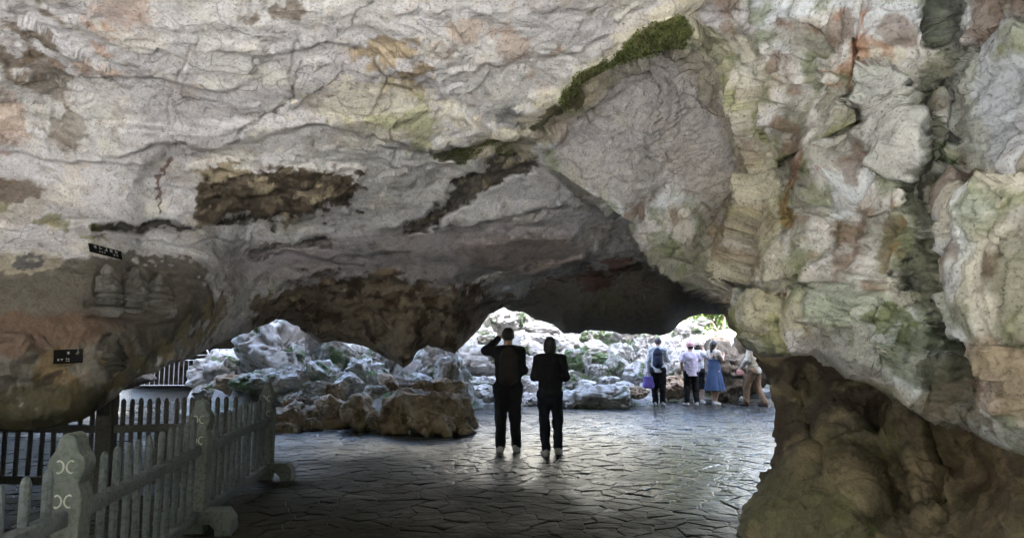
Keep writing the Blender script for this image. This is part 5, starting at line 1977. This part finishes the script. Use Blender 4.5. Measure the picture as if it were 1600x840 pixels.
rr = random.Random(5)
FERNS = [(757, 520, 19.0, .30, "bright green fern tuft above the big white block"), (812, 488, 20.9, .34, "green fern tuft near the top of the far heap"),
         (780, 478, 21.4, .30, "fern tuft at the highest point of the far heap under the roof"), (905, 543, 19.2, .30, "spreading fern left of the rounded grey boulder"),
         (952, 532, 20.2, .34, "green plant between the small green rock and broad grey boulder"), (918, 520, 21.4, .30, "fern tuft at the ridge above the dark hollow"),
         (943, 514, 21.4, .26, "yellow green plant on the ridge under the dark roof"), (877, 592, 18.0, .2, "small fern beside the second silhouette's right elbow"),
         (560, 560, 14.9, .30, "bright fern on the mossy spur of the left pile"), (585, 582, 14.2, .34, "green plant trailing left of the small brown rock under the hanging tip"),
         (530, 590, 13.9, .26, "fern tuft on the fretted rock of the left pile"), (384, 600, 13.9, .28, "yellow green moss fern just behind the far fence bay"),
         (455, 545, 14.6, .22, "little fern on the peak boulder of the left pile"), (500, 566, 14.7, .24, "fern at the foot of the dark streaked slab"),
         (966, 590, 17.9, .2, "small plant under the rounded mossy boulder"), (940, 560, 18.9, .22, "fern on the flat slab roofing the dark hollow")]
for px_, py_, d_, L_, lb in FERNS:
    c = at(px_, py_ + 4, d_)
    v_, f_ = frond_clump(13, L_, rr)
    put("fern", mesh_np("fern", v_, f_, False), M_leaf, loc=tuple(c), label=lb, cat="fern", group="ferns growing on the rocks")
for px_, py_, L_, lb in [(1480, 250, .12, "small green fern in the dark crevice of the right wall"), (1492, 262, .10, "second little fern hanging in the crevice of the right wall"), (1465, 215, .09, "tiny fern higher up in the crevice of the right wall")]:
    p_, n_ = cave_point(px_, py_)
    v_, f_ = frond_clump(12, L_, rr)
    put("fern", mesh_np("fern", v_, f_, False), M_leaf, loc=tuple(p_ + n_ * .01), label=lb, cat="fern", group="ferns in the wall crevice")


def tree(x, y, z, h, seed, label, spread=1.0, leaves=5200):
    r = random.Random(seed)
    npr = np.random.RandomState(seed)
    root = thing("tree", label, "tree", (x, y, z), group="trees beyond the right opening")
    parts, tips = [], []

    def limb(p, d, l, rad, depth):
        pts = [p]
        q = np.array(p)
        dd = np.array(d, float)
        for i in range(6):
            dd = dd + npr.normal(0, .10, 3) + np.array([0, 0, .03])
            dd /= np.linalg.norm(dd)
            q = q + dd * l / 6
            pts.append(q.copy())
        parts.append(tube_np(pts, np.linspace(rad, rad * .5, 7), 7))
        if depth == 0:
            tips.extend(pts[2:])
            return
        for _ in range(r.choice((3, 4))):
            i = r.randint(3, 6)
            a = r.uniform(0, 2 * math.pi)
            nd = dd * .6 + np.array([math.cos(a), math.sin(a), r.uniform(-.1, .6)]) * .8
            limb(pts[i], nd / np.linalg.norm(nd), l * r.uniform(.5, .7), rad * .5, depth - 1)
    limb(np.zeros(3), np.array([0, 0, 1.0]), h * .5, h * .022, 3)
    put("trunk", mesh_np("trunk", *join_np(parts)), M_bark, root)
    T = np.array(tips)
    c = T[npr.randint(len(T), size=leaves)] + npr.normal(0, .28 * spread, (leaves, 3))
    u = npr.normal(size=(leaves, 3))
    u /= np.linalg.norm(u, axis=1)[:, None]
    w = np.cross(u, npr.normal(size=(leaves, 3)))
    w /= np.linalg.norm(w, axis=1)[:, None]
    s = npr.uniform(.05, .10, (leaves, 1))
    V_ = np.stack([c - u * s, c + w * s * .45, c + u * s, c - w * s * .45], 1).reshape(-1, 3)
    put("crown", mesh_np("crown", V_, np.arange(leaves * 4).reshape(-1, 4), False), M_tleaf, root)


tree(7.2, 25.0, .4, 4.2, 1, "pale leafy tree filling the small opening at right")
tree(8.6, 27.5, .4, 5.2, 2, "leafy tree behind the first one, right of the opening")
tree(6.2, 29.0, .6, 5.0, 3, "leafy tree farthest back beyond the small right opening")


# ---- moss cushions along the folds of the cave wall, too small to tell apart
mm_ = (band_moss + .6 * groove2 + .35 * crev * sstep(.0, .3, fbm(V * 2.0, 3, 84).reshape(CAVE_SH))).ravel()
cand = np.where(mm_ + .35 * fbm(V * 5.0, 3, 85) > .55)[0]
npr = np.random.RandomState(4)
sel = cand[npr.randint(len(cand), size=7000)]
c = V2[sel] + CAVE_N[sel] * npr.uniform(0, .012, (7000, 1)) + npr.normal(0, .006, (7000, 3))
u = CAVE_N[sel] * .7 + npr.normal(0, .6, (7000, 3)) + np.array([0, 0, -.2])
u /= np.linalg.norm(u, axis=1)[:, None]
w = np.cross(u, npr.normal(size=(7000, 3)))
w /= np.linalg.norm(w, axis=1)[:, None]
sz = npr.uniform(.010, .026, (7000, 1))
q = np.stack([c, c + u * sz * .5 + w * sz * .35, c + u * sz, c + u * sz * .5 - w * sz * .35], 1).reshape(-1, 3)
M_moss = leaf_mat("moss_tuft", (.10, .125, .042), (.19, .205, .08))
put("moss", mesh_np("moss", q, np.arange(28000).reshape(-1, 4), False), M_moss, kind="stuff", label="green moss along the fold and crevices of the cave wall")
